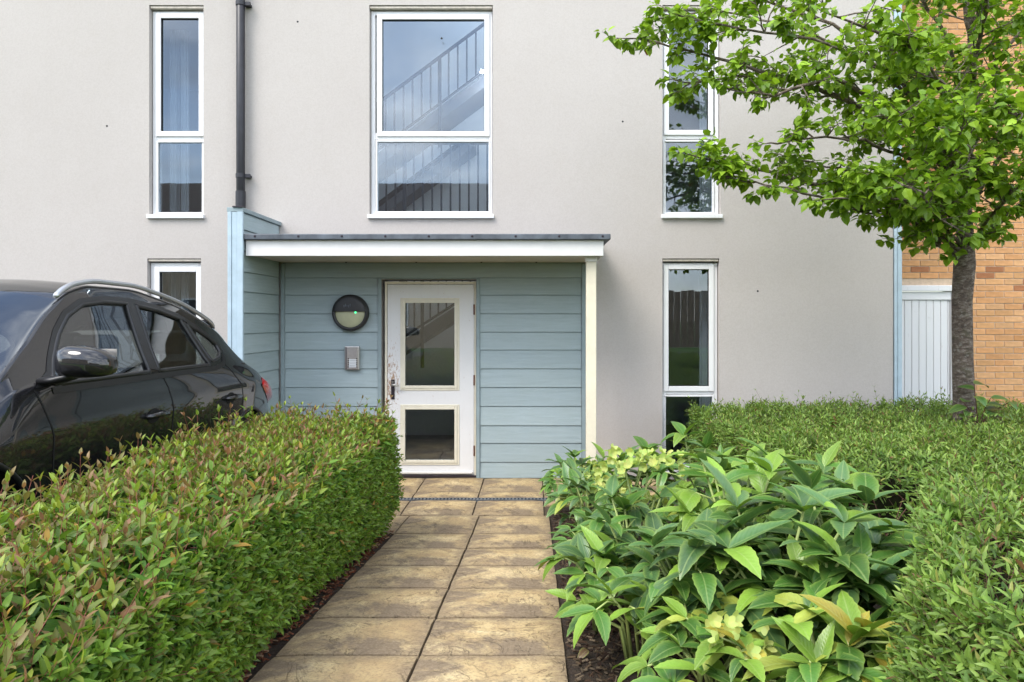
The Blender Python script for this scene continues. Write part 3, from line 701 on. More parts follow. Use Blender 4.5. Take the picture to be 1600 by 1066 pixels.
# ================================================================== ACROSS THE ROAD (seen mirrored in the glass)
hb = thing('terraced_house', (-14, -15, 0.5), 'brick terrace with dark tiled roof across the road, mirrored in the windows', 'house')
c = MB(); c.box(-30, 1.0, -23, -15, 0.3, 5.6); hw = c.build('wall', M['mortar'], hb)
c = MB(); c.hexa([(-30.3,-23.4,5.5),(1.3,-23.4,5.5),(1.3,-14.6,5.5),(-30.3,-14.6,5.5),(-30.3,-19.2,8.4),(1.3,-19.2,8.4),(1.3,-18.8,8.4),(-30.3,-18.8,8.4)]); c.build('roof', M['roof_tile'], hb)
for i in range(7):
    for z in (1.4, 3.8):
        x = -28+i*4.2; c = MB(); c.ring(x, x+1.5, z, z+1.2, .07, -14.99, -14.93); wo = c.build('window', M['upvc'], hb)
        c = MB(); c.box(x+.07, x+1.43, -14.985, -14.97, z+.07, z+1.13); c.build('pane', M['gasket'], wo)
fe = thing('timber_fence', (10, -15, 0.5), 'dark timber fence across the road, mirrored in the ground floor window', 'fence')
for i in range(60):
    c = MB(); x = 1.6+i*.30; c.box(x, x+.285, -15.02-.012*(i % 2), -14.99-.012*(i % 2), .45, 2.9+.03*(i % 3)); c.build('board', M['fence_wood'], fe)

# ================================================================== CAR
def herm(keys, vals, x):
    keys = np.asarray(keys, float); vals = np.asarray(vals, float); x = np.clip(np.asarray(x, float), keys[0], keys[-1])
    d = np.diff(vals)/np.diff(keys); m_ = np.zeros_like(vals); m_[1:-1] = np.where(d[:-1]*d[1:] > 0, 2*d[:-1]*d[1:]/(d[:-1]+d[1:]+1e-12), 0); m_[0] = d[0]; m_[-1] = d[-1]
    i = np.clip(np.searchsorted(keys, x, 'right')-1, 0, len(keys)-2); h = keys[i+1]-keys[i]; t = (x-keys[i])/h
    return (2*t**3-3*t**2+1)*vals[i]+(t**3-2*t**2+t)*h*m_[i]+(-2*t**3+3*t**2)*vals[i+1]+(t**3-t**2)*h*m_[i+1]
XC = -3.06
KEY = [1.60, 1.68, 1.85, 2.20, 2.55, 2.78, 2.87, 3.10, 3.31, 3.50, 3.67, 4.00, 4.34, 4.62, 4.94, 5.18, 5.34, 5.50, 5.65, 5.80, 5.92, 5.97]
top = [0.95, 1.08, 1.17, 1.25, 1.31, 1.385, 1.455, 1.635, 1.775, 1.86, 1.885, 1.885, 1.850, 1.805, 1.72, 1.635, 1.50, 1.35, 1.24, 1.16, 1.02, 0.90]
rz = [0.93, 1.04, 1.12, 1.195, 1.255, 1.345, 1.42, 1.56, 1.70, 1.80, 1.835, 1.832, 1.787, 1.735, 1.645, 1.56, 1.43, 1.29, 1.18, 1.10, 0.98, 0.87]
rw = [0.40, 0.52, 0.62, 0.70, 0.74, 0.79, 0.78, 0.725, 0.675, 0.655, 0.648, 0.645, 0.64, 0.635, 0.628, 0.622, 0.63, 0.645, 0.66, 0.64, 0.56, 0.50]
bz = [0.90, 1.00, 1.07, 1.145, 1.215, 1.30, 1.335, 1.36, 1.362, 1.36, 1.358, 1.352, 1.345, 1.335, 1.318, 1.295, 1.27, 1.22, 1.13, 1.05, 0.94, 0.84]
bw = [0.48, 0.62, 0.72, 0.785, 0.82, 0.845, 0.852, 0.860, 0.862, 0.863, 0.863, 0.862, 0.860, 0.856, 0.848, 0.838, 0.825, 0.805, 0.775, 0.72, 0.60, 0.53]
sw = [0.52, 0.68, 0.79, 0.875, 0.905, 0.905, 0.900, 0.893, 0.893, 0.895, 0.895, 0.895, 0.898, 0.903, 0.905, 0.900, 0.888, 0.865, 0.825, 0.755, 0.64, 0.57]
sz = [0.82, 0.90, 0.96, 1.03, 1.09, 1.13, 1.14, 1.15, 1.15, 1.15, 1.15, 1.15, 1.15, 1.15, 1.15, 1.14, 1.12, 1.08, 1.02, 0.96, 0.88, 0.80]
def section(y):
    f = lambda v: float(herm(KEY, v, y))
    T, RZ, RW, BZ, BW, SW, SZ = f(top), f(rz), f(rw), f(bz), f(bw), f(sw), f(sz)
    e = SW/0.90
    pts = [(0.78*e, 0.47), (0.865*e, 0.53), (0.905*e, 0.70), (0.900*e, 0.86), (0.888*e, 0.96), (SW, SZ), (SW-.012, SZ+(BZ-SZ)*.45), (BW, BZ)]
    for t in (.25, .5, .75): pts.append((BW+(RW-BW)*(t+.10*t*(t-1)*-1), BZ+(RZ-BZ)*t))
    pts += [(RW, RZ), (RW*.93, RZ+(T-RZ)*.30), (RW*.75, RZ+(T-RZ)*.62), (RW*.45, RZ+(T-RZ)*.90), (0.0, T)]
    return np.array(pts)
TK = np.array([0,1,2,3,4,5,6,7,8,9,10,11,12,13,14,15], float)
TT = np.concatenate([np.linspace(0, 4, 14, False), np.linspace(4, 7, 16, False), np.linspace(7, 11, 34, False), np.linspace(11, 15, 18)])
YY = np.concatenate([np.linspace(1.60, 2.7, 60, False), np.linspace(2.7, 5.3, 200, False), np.linspace(5.3, 5.97, 50)])
def crspl(p, t):
    i = np.clip(t.astype(int), 0, len(p)-2); u = (t-i)[:, None]
    p0 = p[np.maximum(i-1, 0)]; p1 = p[i]; p2 = p[i+1]; p3 = p[np.minimum(i+2, len(p)-1)]
    return 0.5*((2*p1)+(-p0+p2)*u+(2*p0-5*p1+4*p2-p3)*u**2+(-p0+3*p1-3*p2+p3)*u**3)
G = np.array([crspl(section(y), TT) for y in YY])            # stations x t x (hw, z)
def surf(y, z):
    s = crspl(section(y), TT); k = np.searchsorted(TT, 11.0); zz = s[:k+1, 1]; return float(np.interp(z, zz, s[:k+1, 0]))
def on(y, z, out=0.0): return Vector((XC+surf(y, z)+out, y, z))
glassF = [(3.08,1.365),(3.18,1.475),(3.29,1.585),(3.40,1.678),(3.53,1.738),(3.70,1.758),(3.925,1.754),(3.88,1.55),(3.845,1.362)]
glassR = [(4.018,1.746),(4.25,1.720),(4.505,1.666),(4.55,1.50),(4.58,1.353),(4.28,1.359),(3.945,1.362),(3.98,1.55)]
glassQ = [(4.575,1.632),(4.70,1.590),(4.82,1.535),(4.895,1.475),(4.885,1.43),(4.81,1.395),(4.70,1.378),(4.645,1.375),(4.615,1.50)]
arches = [(2.52, 0.705), (5.14, 0.57)]
AR = 0.415
def inpoly(poly, y, z):
    r = False; j = len(poly)-1
    for i in range(len(poly)):
        yi, zi = poly[i]; yj, zj = poly[j]
        if (zi > z) != (zj > z) and y < (yj-yi)*(z-zi)/(zj-zi)+yi: r = not r
        j = i
    return r
car = thing('parked_car', (XC, 3.8, 0.27), 'glossy black five door car with silver roof rail parked behind the left hedge', 'car')
ny, ntt = len(YY), len(TT); kr = int(np.searchsorted(TT, 11.0))
body = MB(); ws = MB(); wv = {}; wr = MB(); wrv = {}
for sgn in (1, -1):
    base = len(body.v)
    for i in range(ny):
        for j in range(ntt): body.v.append((XC+sgn*G[i, j, 0], YY[i], G[i, j, 1]))
    for i in range(ny-1):
        ym_ = (YY[i]+YY[i+1])/2
        for j in range(ntt-1):
            q = (base+i*ntt+j, base+(i+1)*ntt+j, base+(i+1)*ntt+j+1, base+i*ntt+j+1)
            zc = (G[i, j, 1]+G[i+1, j+1, 1])/2
            if j >= kr+1 and 2.80 < ym_ < 3.39:      # windscreen
                for a in q:
                    if a not in wv: wv[a] = len(ws.v); ws.v.append(body.v[a])
                ws.f.append(tuple(wv[a] for a in q)); continue
            if j >= kr+2 and 5.22 < ym_ < 5.60:      # rear window
                for a in q:
                    if a not in wrv: wrv[a] = len(wr.v); wr.v.append(body.v[a])
                wr.f.append(tuple(wrv[a] for a in q)); continue
            if j < kr and any(inpoly(p_, ym_, zc) for p_ in (glassF, glassR, glassQ)): continue
            if j < kr and any((ym_-a)**2+(zc-b_)**2 < AR**2 for a, b_ in arches): continue
            body.f.append(q)
me = bpy.data.meshes.new('body'); me.from_pydata(body.v, [], body.f); bm = bmesh.new(); bm.from_mesh(me)
bmesh.ops.remove_doubles(bm, verts=bm.verts, dist=0.0004); bmesh.ops.delete(bm, geom=[v for v in bm.verts if not v.link_faces], context='VERTS'); bmesh.ops.recalc_face_normals(bm, faces=bm.faces); bm.to_mesh(me); bm.free()
me.polygons.foreach_set('use_smooth', [True]*len(me.polygons)); cbody = link('body', me, M['paint'], car)
for q_, nm_ in ((ws, 'windscreen'), (wr, 'rear_screen')):
    o = q_.build(nm_, M['car_glass'], car, smooth=True); bm = bmesh.new(); bm.from_mesh(o.data); bmesh.ops.remove_doubles(bm, verts=bm.verts, dist=.0004); bm.to_mesh(o.data); bm.free()
def cols(poly, n=22, m_=10):
    ys_ = np.linspace(min(p[0] for p in poly)+.002, max(p[0] for p in poly)-.002, n); r = []
    for y in ys_:
        zs = []
        for i in range(len(poly)):
            a, b_ = poly[i], poly[(i+1) % len(poly)]
            if (a[0]-y)*(b_[0]-y) <= 0 and a[0] != b_[0]: zs.append(a[1]+(b_[1]-a[1])*(y-a[0])/(b_[0]-a[0]))
        r.append((y, min(zs), max(zs)))
    return r
def dense(poly, n=8, closed=True):
    r = []
    for i in range(len(poly) if closed else len(poly)-1):
        a, b_ = poly[i], poly[(i+1) % len(poly)]
        for k in range(n): r.append((a[0]+(b_[0]-a[0])*k/n, a[1]+(b_[1]-a[1])*k/n))
    if closed: r.append(r[0])
    else: r.append(poly[-1])
    return r
for sgn in (1, -1):
    for poly, nm in ((glassF, 'front_window'), (glassR, 'rear_window'), (glassQ, 'quarter_window')):
        b = MB(); n, mm = 22, 10
        for y, z0, z1 in cols(poly, n):
            for k in range(mm+1):
                z = z0+(z1-z0)*k/mm; b.v.append((XC+sgn*(surf(y, z)-.012), y, z))
        for i in range(n-1):
            for k in range(mm): a = i*(mm+1)+k; b.f.append((a, a+mm+1, a+mm+2, a+1))
        g = b.build(nm, M['car_glass'], car, smooth=True)
        fr = MB(); pp = [Vector((XC+sgn*(surf(y, z)-.004), y, z)) for y, z in dense(poly)]
        fr.tube(pp, 0.0125, 8, cap=False); fr.build('window_seal', M['car_trim'], g, smooth=True)
def strip(pts, w, parent, name, mat, out=.002, sgn=1):     # narrow band lying on the body side, w wide
    b = MB(); pts = [Vector((0, y, z)) for y, z in pts]
    for i, p in enumerate(pts):
        t = (pts[min(i+1, len(pts)-1)]-pts[max(i-1, 0)]).normalized(); nrm = Vector((0, -t.z, t.y))
        for s_ in (-1, 1):
            q = p+nrm*s_*w/2; b.v.append((XC+sgn*(surf(q.y, q.z)+out), q.y, q.z))
    for i in range(len(pts)-1): b.f.append((2*i, 2*i+1, 2*i+3, 2*i+2))
    return b.build(name, mat, parent, smooth=True)
fd = [(2.96,1.35),(2.985,1.28),(3.03,1.14),(3.045,.9),(3.04,.62)]; rd = [(3.925,1.37),(3.95,1.345),(4.00,1.26),(4.035,1.12),(4.03,.9),(4.02,.60)]; qd = [(4.80,1.36),(4.86,1.30),(4.95,1.18),(4.985,1.07),(4.95,.98),(4.86,.86),(4.80,.60)]
strip(dense(fd, 8, False), .008, car, 'door_seam', M['seam']); strip(dense(rd, 8, False), .008, car, 'door_seam', M['seam']); strip(dense(qd, 8, False), .008, car, 'door_seam', M['seam'])
strip(dense([(3.93,1.742),(3.965,1.735),(3.93,1.55),(3.895,1.378)][:1]+[(3.97,1.735),(3.93,1.55),(3.898,1.372)], 8, False), .075, car, 'door_pillar', M['car_trim'], .0025)
strip(dense([(4.54,1.645),(4.58,1.50),(4.61,1.372)], 8, False), .040, car, 'door_pillar', M['car_trim'], .0025)
strip(dense([(3.06,1.338),(3.5,1.337),(3.9,1.335),(4.3,1.331),(4.66,1.330),(4.80,1.350),(4.90,1.405),(4.93,1.47),(4.87,1.535),(4.72,1.612)], 10, False), .030, car, 'window_trim', M['car_trim'], .004)
strip(dense([(3.06,1.37),(3.165,1.485),(3.28,1.602),(3.39,1.695),(3.525,1.757),(3.70,1.777),(3.95,1.775),(4.25,1.740),(4.52,1.684),(4.72,1.612)], 8, False), .030, car, 'window_trim', M['car_trim'], .003)
tri = MB(); tp = [(2.97,1.36),(3.07,1.36),(3.16,1.465)]
for y, z in tp: tri.v.append(tuple(on(y, z, .003)))
tri.f.append((0, 1, 2)); tri.build('mirror_sail', M['car_trim'], car)
# roof rails
for sgn in (1, -1):
    pr = [(3.36, 1.775, .662), (3.42, 1.815, .66), (3.52, 1.850, .655), (3.70, 1.872, .648), (4.0, 1.868, .645), (4.34, 1.825, .638), (4.62, 1.772, .633), (4.94, 1.683, .627), (5.06, 1.637, .625), (5.11, 1.60, .624)]
    b = MB(); pts = []
    for i in range(len(pr)-1):
        for k in range(6):
            t = k/6; pts.append(Vector((XC+sgn*(pr[i][2]*(1-t)+pr[i+1][2]*t), pr[i][0]*(1-t)+pr[i+1][0]*t, 0)))
    zsm = herm([p_[0] for p_ in pr], [p_[1] for p_ in pr], [p_.y for p_ in pts])
    for p_, z in zip(pts, zsm): p_.z = float(z)
    b.tube(pts, [0.008]+[0.0145]*(len(pts)-2)+[0.007], 10); b.build('roof_rail', M['silver_rail'], car, smooth=True)
# door handles
for y, z in ((3.93-.09, 1.118), (4.79, 1.108)):
    b = MB(); b.tube([on(y-.10, z, -.004), on(y-.085, z, .022), on(y, z+.003, .030), on(y+.085, z, .024), on(y+.10, z, -.004)], [.012, .015, .016, .015, .012], 10); h = b.build('door_handle', M['paint'], car, smooth=True)
    b = MB(); cpt = on(y-.01, z, .0); 
    for i in range(20):
        a = 2*math.pi*i/20; yy_, zz_ = y-.015+.062*math.cos(a), z-.004+.042*math.sin(a); b.v.append(tuple(on(yy_, zz_, .0018)))
    b.f.append(tuple(range(20))); b.build('handle_recess', M['seam'], h)
# door mirrors
def blob(name, mat, parent, secs, n=18, power=2.6):   # secs: centre, (half width y, half height z) rings along x
    b = MB()
    for (cx_, cy_, cz_), hy, hz_ in secs:
        for k in range(n):
            a = 2*math.pi*k/n; ca, sa = math.cos(a), math.sin(a)
            b.v.append((cx_, cy_+hy*math.copysign(abs(ca)**(2/power), ca), cz_+hz_*math.copysign(abs(sa)**(2/power), sa)))
    for i in range(len(secs)-1):
        for k in range(n): a = i*n+k; d = i*n+(k+1) % n; b.f.append((a, d, d+n, a+n))
    b.f.append(tuple(range(n))[::-1]); b.f.append(tuple((len(secs)-1)*n+k for k in range(n)))
    return b.build(name, mat, parent, smooth=True)
for sgn in (1, -1):
    X0 = XC+sgn*.87
    s = lambda d: X0+sgn*d
    mi = blob('door_mirror', M['paint'], car, [((s(.04),3.06,1.472),.045,.050),((s(.055),3.055,1.472),.066,.068),((s(.10),3.05,1.472),.080,.075),((s(.17),3.05,1.468),.080,.070),((s(.225),3.055,1.462),.070,.060),((s(.26),3.065,1.455),.052,.044),((s(.272),3.07,1.452),.030,.026)])
    blob('mirror_arm', M['car_trim'], mi, [((s(-.03),3.05,1.385),.06,.018),((s(.03),3.05,1.388),.055,.020),((s(.08),3.05,1.40),.050,.018),((s(.12),3.05,1.412),.04,.014)])
    b = MB(); b.box(min(s(.07), s(.245)), max(s(.07), s(.245)), 3.128, 3.132, 1.415, 1.525); b.build('mirror_glass', M['steel'], mi)
# wheels, arch lips, liner
for (yw, zw), zg in zip(arches, (.30, .215)):
    for sgn in (1, -1):
        b = MB()
        pts = []
        for i in range(25):
            a = math.pi*(-.12+1.24*i/24); y, z = yw+AR*math.cos(a), zw+AR*math.sin(a)
            if z > .5: pts.append(Vector((XC+sgn*(surf(y, z)-.004), y, z)))
        b.tube(pts, .013, 8); b.build('arch_lip', M['car_trim'], car, smooth=True)
        xw = XC+sgn*.80; R0 = .345; zc_ = zg+R0
        b = MB(); b.lathe([(R0*.62,-.10),(R0*.9,-.11),(R0*.985,-.09),(R0,-.05),(R0,.05),(R0*.985,.09),(R0*.9,.11),(R0*.62,.10)], (xw, yw, zc_), 'x', 40); wh = b.build('wheel', M['tyre'], car, smooth=True)
        b = MB(); b.lathe([(R0*.63,sgn*.10),(R0*.60,sgn*.085),(R0*.57,sgn*.03),(R0*.57,-sgn*.09)], (xw, yw, zc_), 'x', 36)
        for i in range(5):
            a = 2*math.pi*i/5+.3; b.tube([(xw+sgn*.07, yw, zc_), (xw+sgn*.085, yw+R0*.59*math.cos(a), zc_+R0*.59*math.sin(a))], [.045, .03], 6)
        b.build('rim', M['rim'], wh)
        b = MB(); b.lathe([(AR+.01,.0),(AR+.02,-sgn*.35),(.0,-sgn*.36)], (XC+sgn*.83, yw, zw), 'x', 30); b.build('wheel_liner', M['seam'], car)
b = MB(); b.box(XC-.72, XC+.72, 1.9, 5.7, .45, .50); b.box(XC-.72, XC+.72, 2.62, 2.80, .5, 1.26); b.build('floor_pan', M['car_inside'], car)
b = MB(); b.hexa([(XC-.76,2.75,1.1),(XC+.76,2.75,1.1),(XC+.76,3.12,1.1),(XC-.76,3.12,1.1),(XC-.76,2.78,1.29),(XC+.76,2.78,1.29),(XC+.74,3.1,1.27),(XC-.74,3.1,1.27)]); b.build('dashboard', M['car_inside'], car, .03)
for sgn in (1, -1):
    b = MB(); b.box(min(XC+sgn*.79, XC+sgn*.82), max(XC+sgn*.79, XC+sgn*.82), 2.9, 5.2, .55, 1.33); b.build('door_card', M['car_inside'], car)
for y in (3.95, 4.75):
    for sgn in (1, -1):
        b = MB(); xx = XC+sgn*.38; b.hexa([(xx-.24,y-.06,.75),(xx+.24,y-.06,.75),(xx+.24,y+.08,.75),(xx-.24,y+.08,.75),(xx-.19,y+.10,1.36),(xx+.19,y+.10,1.36),(xx+.19,y+.19,1.36),(xx-.19,y+.19,1.36)]); st_ = b.build('seat', M['seat_cloth'], car, .04, smooth=True, seg=2)
        b = MB(); b.box(xx-.13, xx+.13, y+.12, y+.20, 1.41, 1.57); b.build('headrest', M['seat_cloth'], st_, .035, smooth=True, seg=2)
b = MB(); b.lathe([(.175,-.012),(.188,0),(.175,.012),(.162,0),(.175,-.012)], (XC-.38, 3.25, 1.25), 'y', 28); b.build('steering_wheel', M['car_inside'], car, smooth=True)
# tail lights: wrap round the rear corner
for sgn in (1, -1):
    b = MB(); lo = [(5.36,1.135),(5.44,1.08),(5.54,1.02),(5.66,.965),(5.78,.945),(5.86,.945)]; hi = [(5.365,1.145),(5.44,1.195),(5.54,1.19),(5.66,1.135),(5.78,1.07),(5.86,1.00)]
    n = 9
    for (ya, za), (yb_, zb_) in zip(lo, hi):
        for k in range(n):
            t = k/(n-1); y, z = ya+(yb_-ya)*t, za+(zb_-za)*t; b.v.append((XC+sgn*(surf(y, z)+.006+.030*math.sin(math.pi*t)*min(1, (y-5.36)/.1)), y, z))
    for i in range(len(lo)-1):
        for k in range(n-1): a = i*n+k; b.f.append((a, a+n, a+n+1, a+1))
    b.build('tail_light', M['lens'], car, smooth=True)
b = MB()
for i in range(14):
    x = XC-.57+1.14*i/13; e_ = 1-((i-6.5)/6.5)**2*.25
    b.v += [(x, 5.10, 1.645+.02*e_), (x, 5.235, 1.590+.02*e_), (x, 5.235, 1.572+.02*e_), (x, 5.10, 1.58)]
for i in range(13):
    for k in range(4): a = 4*i+k; d = 4*i+(k+1) % 4; b.f.append((a, d, d+4, a+4))
b.build('spoiler', M['paint'], car, smooth=False)

# ================================================================== FOLIAGE TOOLS
def unit(a): return a/np.maximum(np.linalg.norm(a, axis=1, keepdims=True), 1e-9)
def perp(d):
    h = np.where(np.abs(d[:, 2:3]) < .9, np.array([[0, 0, 1.0]]), np.array([[1.0, 0, 0]])); u = unit(np.cross(d, h)); return u, np.cross(d, u)
def tmpl(w, cup, droop, pts=(.28, .68), ws_=(1.0, .78)):
    v = np.array([(0,0,0), (-w*ws_[0],pts[0],cup), (w*ws_[0],pts[0],cup), (0,pts[0],0), (-w*ws_[1],pts[1],cup-droop*.4), (w*ws_[1],pts[1],cup-droop*.4), (0,pts[1],-droop*.4), (0,1,-droop)], float)
    f = np.array([(0,2,3),(0,3,1),(3,2,5),(3,5,6),(3,6,4),(3,4,1),(6,5,7),(6,7,4)]); return v, f
HEDGE = tmpl(.175, .05, .16); NARROW = tmpl(.135, .03, .12); TREE = tmpl(.36, .10, .20, (.30, .68), (1.0, .80))
def frames(pos, d, nrm, ln):
    y = unit(d); x = unit(np.cross(y, nrm)); z = np.cross(x, y)
    return np.stack([x, y, z], axis=2)*ln[:, None, None], pos           # columns are the leaf's axes
def leaf_mesh(name, T, Mx, pos, col, mat, parent):
    v, f = T; n = len(pos)
    V = np.einsum('nij,kj->nki', Mx, v)+pos[:, None, :]; Fa = (f[None]+(np.arange(n)*len(v))[:, None, None]).reshape(-1, 3)
    me = bpy.data.meshes.new(name); me.vertices.add(n*len(v)); me.vertices.foreach_set('co', V.astype(np.float32).ravel())
    me.loops.add(Fa.size); me.loops.foreach_set('vertex_index', Fa.ravel().astype(np.int32)); me.polygons.add(len(Fa)); me.polygons.foreach_set('loop_start', np.arange(0, Fa.size, 3, dtype=np.int32))
    me.update(calc_edges=True)
    a = me.color_attributes.new('tint', 'FLOAT_COLOR', 'POINT'); C = np.ones((n, len(v), 4), np.float32); C[:, :, :3] = col[:, None, :]; a.data.foreach_set('color', C.ravel())
    return link(name, me, mat, parent, kind='stuff')
def foliage(parent, T, pos, d, nrm, ln, col, single=290, mat='leaf'):
    """the leaves nearest the lens become parts of their own, the mass of the rest one part"""
    Mx, pos = frames(pos, d, nrm, ln)
    px = CX+F*pos[:, 0]/np.maximum(pos[:, 1], .1); py = CY-F*(pos[:, 2]-HC)/np.maximum(pos[:, 1], .1)
    seen = (pos[:, 1] > .3) & (px > 5) & (px < 1595) & (py > 5) & (py < 1060)
    size = np.where(seen, ln/np.maximum(pos[:, 1], .1), 0)
    big = np.argsort(-size)[:single]; rest = np.ones(len(pos), bool); rest[big] = False
    leaf_mesh('foliage', T, Mx[rest], pos[rest], col[rest], M[mat+'_attr'], parent)
    me = bpy.data.meshes.new('leaf'); me.from_pydata([tuple(q) for q in T[0]], [], [tuple(int(i) for i in q) for q in T[1]]); me.materials.append(M[mat+'_obj'])
    inv = Matrix.Translation(-Vector(parent.location))
    for i in big:
        o = bpy.data.objects.new('leaf', me); COL.objects.link(o); o.parent = parent; o.matrix_parent_inverse = inv
        m4 = Matrix.Identity(4)
        for r in range(3):
            for c_ in range(3): m4[r][c_] = float(Mx[i, r, c_])
            m4[r][3] = float(pos[i, r])
        o.matrix_basis = m4; o.color = tuple(float(q) for q in col[i])+(1,)
def shoots(Pt, Dr, Ln, pairs, leaf, spread=(80, 30), rngs=None):
    """opposite leaf pairs up each shoot; returns positions, axes, normals, lengths, place along the shoot, shoot index"""
    S_ = len(Pt); u, w = perp(Dr); ph = rng.uniform(0, 6.28, S_); out_ = [[], [], [], [], [], []]
    for k in range(pairs):
        t = (k+.5)/pairs; a = np.radians(spread[0]+(spread[1]-spread[0])*t)+rng.normal(0, .16, S_)
        for s_ in (0, 1):
            az_ = ph+k*1.57+s_*math.pi+rng.normal(0, .25, S_)
            rad = u*np.cos(az_)[:, None]+w*np.sin(az_)[:, None]
            d = rad*np.sin(a)[:, None]+Dr*np.cos(a)[:, None]; nr = Dr*np.sin(a)[:, None]-rad*np.cos(a)[:, None]
            out_[0].append(Pt+Dr*(Ln*t)[:, None]); out_[1].append(d); out_[2].append(nr+rng.normal(0, .18, nr.shape)); out_[3].append(leaf*(1-.45*max(0, t-.45)/.55)*rng.uniform(.75, 1.2, S_)); out_[4].append(np.full(S_, t)); out_[5].append(np.arange(S_))
    return [np.concatenate(q) for q in out_]
def twigs(name, Pt, Dr, Ln, r, mat, parent):
    n = len(Pt); u, w = perp(Dr); V = np.zeros((n, 6, 3))
    for k in range(3):
        a = 2*math.pi*k/3; off = u*math.cos(a)+w*math.sin(a); V[:, k] = Pt-Dr*.06+off*r; V[:, 3+k] = Pt+Dr*(Ln*.97)[:, None]+off*r*.5
    f = np.array([(0,1,4,3),(1,2,5,4),(2,0,3,5)]); Fa = (f[None]+(np.arange(n)*6)[:, None, None]).reshape(-1, 4)
    me = bpy.data.meshes.new(name); me.from_pydata(V.reshape(-1, 3).tolist(), [], Fa.tolist()); return link(name, me, mat, parent, kind='stuff')
def vnoise(x, y, s=0):      # smooth lumpy field
    return (np.sin(x*2.1+y*1.3+s)+np.sin(x*4.7-y*3.1+1.7*s)+.6*np.sin(x*9.3+y*7.7+2.3*s)+.5*np.sin(x*17.1-y*13.7+s))/3.1
def gzv(y): return np.interp(y, [.85, 5.53], [.499, 0.0])

# ================================================================== LEFT HEDGE
lh = thing('hedge', (-1.6, 3, .25), 'clipped hedge with reddish young tips between the car and the path', 'hedge')
HX0, HX1, HY0, HY1 = -2.02, -1.075, 0.35, 5.14
def ltop(x, y): return .935+.055*vnoise(x*1.6, y*1.5, 1)-.035*np.clip((y-3.6)/1.5, 0, 1)-.05*np.clip((x+1.38)/.25, 0, 1)**2-.03*np.clip((-1.85-x)/.2, 0, 1)**2
# near-black solid core, standing for the shade deep inside the hedge
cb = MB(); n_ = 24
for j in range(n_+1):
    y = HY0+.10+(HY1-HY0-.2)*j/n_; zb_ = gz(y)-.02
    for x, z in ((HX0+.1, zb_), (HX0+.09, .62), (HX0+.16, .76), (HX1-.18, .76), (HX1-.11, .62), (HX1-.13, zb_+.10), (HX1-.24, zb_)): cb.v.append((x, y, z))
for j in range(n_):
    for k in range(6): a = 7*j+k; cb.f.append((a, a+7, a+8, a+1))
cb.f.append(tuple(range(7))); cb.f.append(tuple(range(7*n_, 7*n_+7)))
cb.build('shaded_core', M['hedge_core'], lh)
Ps, Ds, Ls, Kd = [], [], [], []
n = 3500     # top shoots
x = rng.uniform(HX0+.02, HX1, n); y = rng.uniform(HY0, HY1, n); l = rng.uniform(.08, .18, n)*(1+.75*(rng.random(n) < .20))
z = ltop(x, y)-rng.uniform(.07, .13, n); d = np.stack([rng.normal(0, .22, n)+.5*np.clip((x+1.35)/.25, 0, 1), rng.normal(0, .22, n)-.3*(y < 1), np.ones(n)], 1)
Ps.append(np.stack([x, y, z], 1)); Ds.append(d); Ls.append(l); Kd.append(np.zeros(n))
n = 4100     # path-side face
y = rng.uniform(HY0, HY1, n); t = rng.random(n)**.9; zb_ = gzv(y)+.035; z = zb_+(ltop(HX1, y)-.03-zb_)*t
bul = .03*vnoise(y*1.5, z*4, 5)+.05*np.sin(np.pi*np.clip(t, 0, 1))-.055*np.clip(.25-t, 0, 1)/.25
x = HX1-.07+bul+.03*np.clip((3.4-y)/2, 0, 1)
d = np.stack([np.ones(n), rng.normal(-.12, .45, n), rng.normal(.35, .4, n)], 1); Ps.append(np.stack([x, y, z], 1)); Ds.append(d); Ls.append(rng.uniform(.06, .12, n)); Kd.append(np.ones(n))
n = 750      # far end face and near end, and the car side
y = np.where(rng.random(n) < .6, HY1-.06, HY0+.06)+rng.normal(0, .02, n); x = rng.uniform(HX0, HX1-.02, n); z = gzv(y)+.08+rng.random(n)*(.82-gzv(y)); d = np.stack([rng.normal(.1, .4, n), np.where(y > 3, 1.0, -1.0), rng.normal(.4, .4, n)], 1)
Ps.append(np.stack([x, y, z], 1)); Ds.append(d); Ls.append(rng.uniform(.06, .12, n)); Kd.append(np.ones(n))
n = 700
y = rng.uniform(HY0, HY1, n); z = rng.uniform(.55, .9, n); x = HX0+.08+rng.normal(0, .02, n); d = np.stack([-np.ones(n), rng.normal(0, .4, n), rng.normal(.5, .4, n)], 1)
Ps.append(np.stack([x, y, z], 1)); Ds.append(d); Ls.append(rng.uniform(.06, .12, n)); Kd.append(np.ones(n))
Pt = np.concatenate(Ps); Dr = unit(np.concatenate(Ds)); Ln = np.concatenate(Ls); kd = np.concatenate(Kd)
def hedge_cols(t, si, kd, redness, pos):
    n = len(t); g = (rng.uniform(0, 1, n)**1.5)[:, None]
    base = (1-g)*np.array([.058, .150, .020])+g*np.array([.190, .380, .045])
    yel = np.array([.36, .42, .06]); red = np.array([.36, .165, .105]); r1 = redness[si]
    ft = np.clip((t-.40)/.5, 0, 1)*np.where(kd[si] == 0, .95, .42)*rng.uniform(.35, 1, n)
    tip = np.where((r1 > .50)[:, None], red, yel); c = base*(1-ft[:, None])+tip*ft[:, None]
    odd = rng.random(n) < .012; c[odd] = np.array([.42, .26, .05]); return np.clip(c, 0, 1)
red_ = rng.random(len(Pt))*np.where(kd == 0, 1.0, .55)
p, d, nr, ln, t, si = shoots(Pt, Dr, Ln, 5, np.where(kd == 0, .062, .052)[np.arange(len(Pt))], (82, 22))
foliage(lh, HEDGE, p, d, nr, ln, hedge_cols(t, si, kd, red_, p))
twigs('shoot_stems', Pt, Dr, Ln, .0017, M['red_twig'], lh)
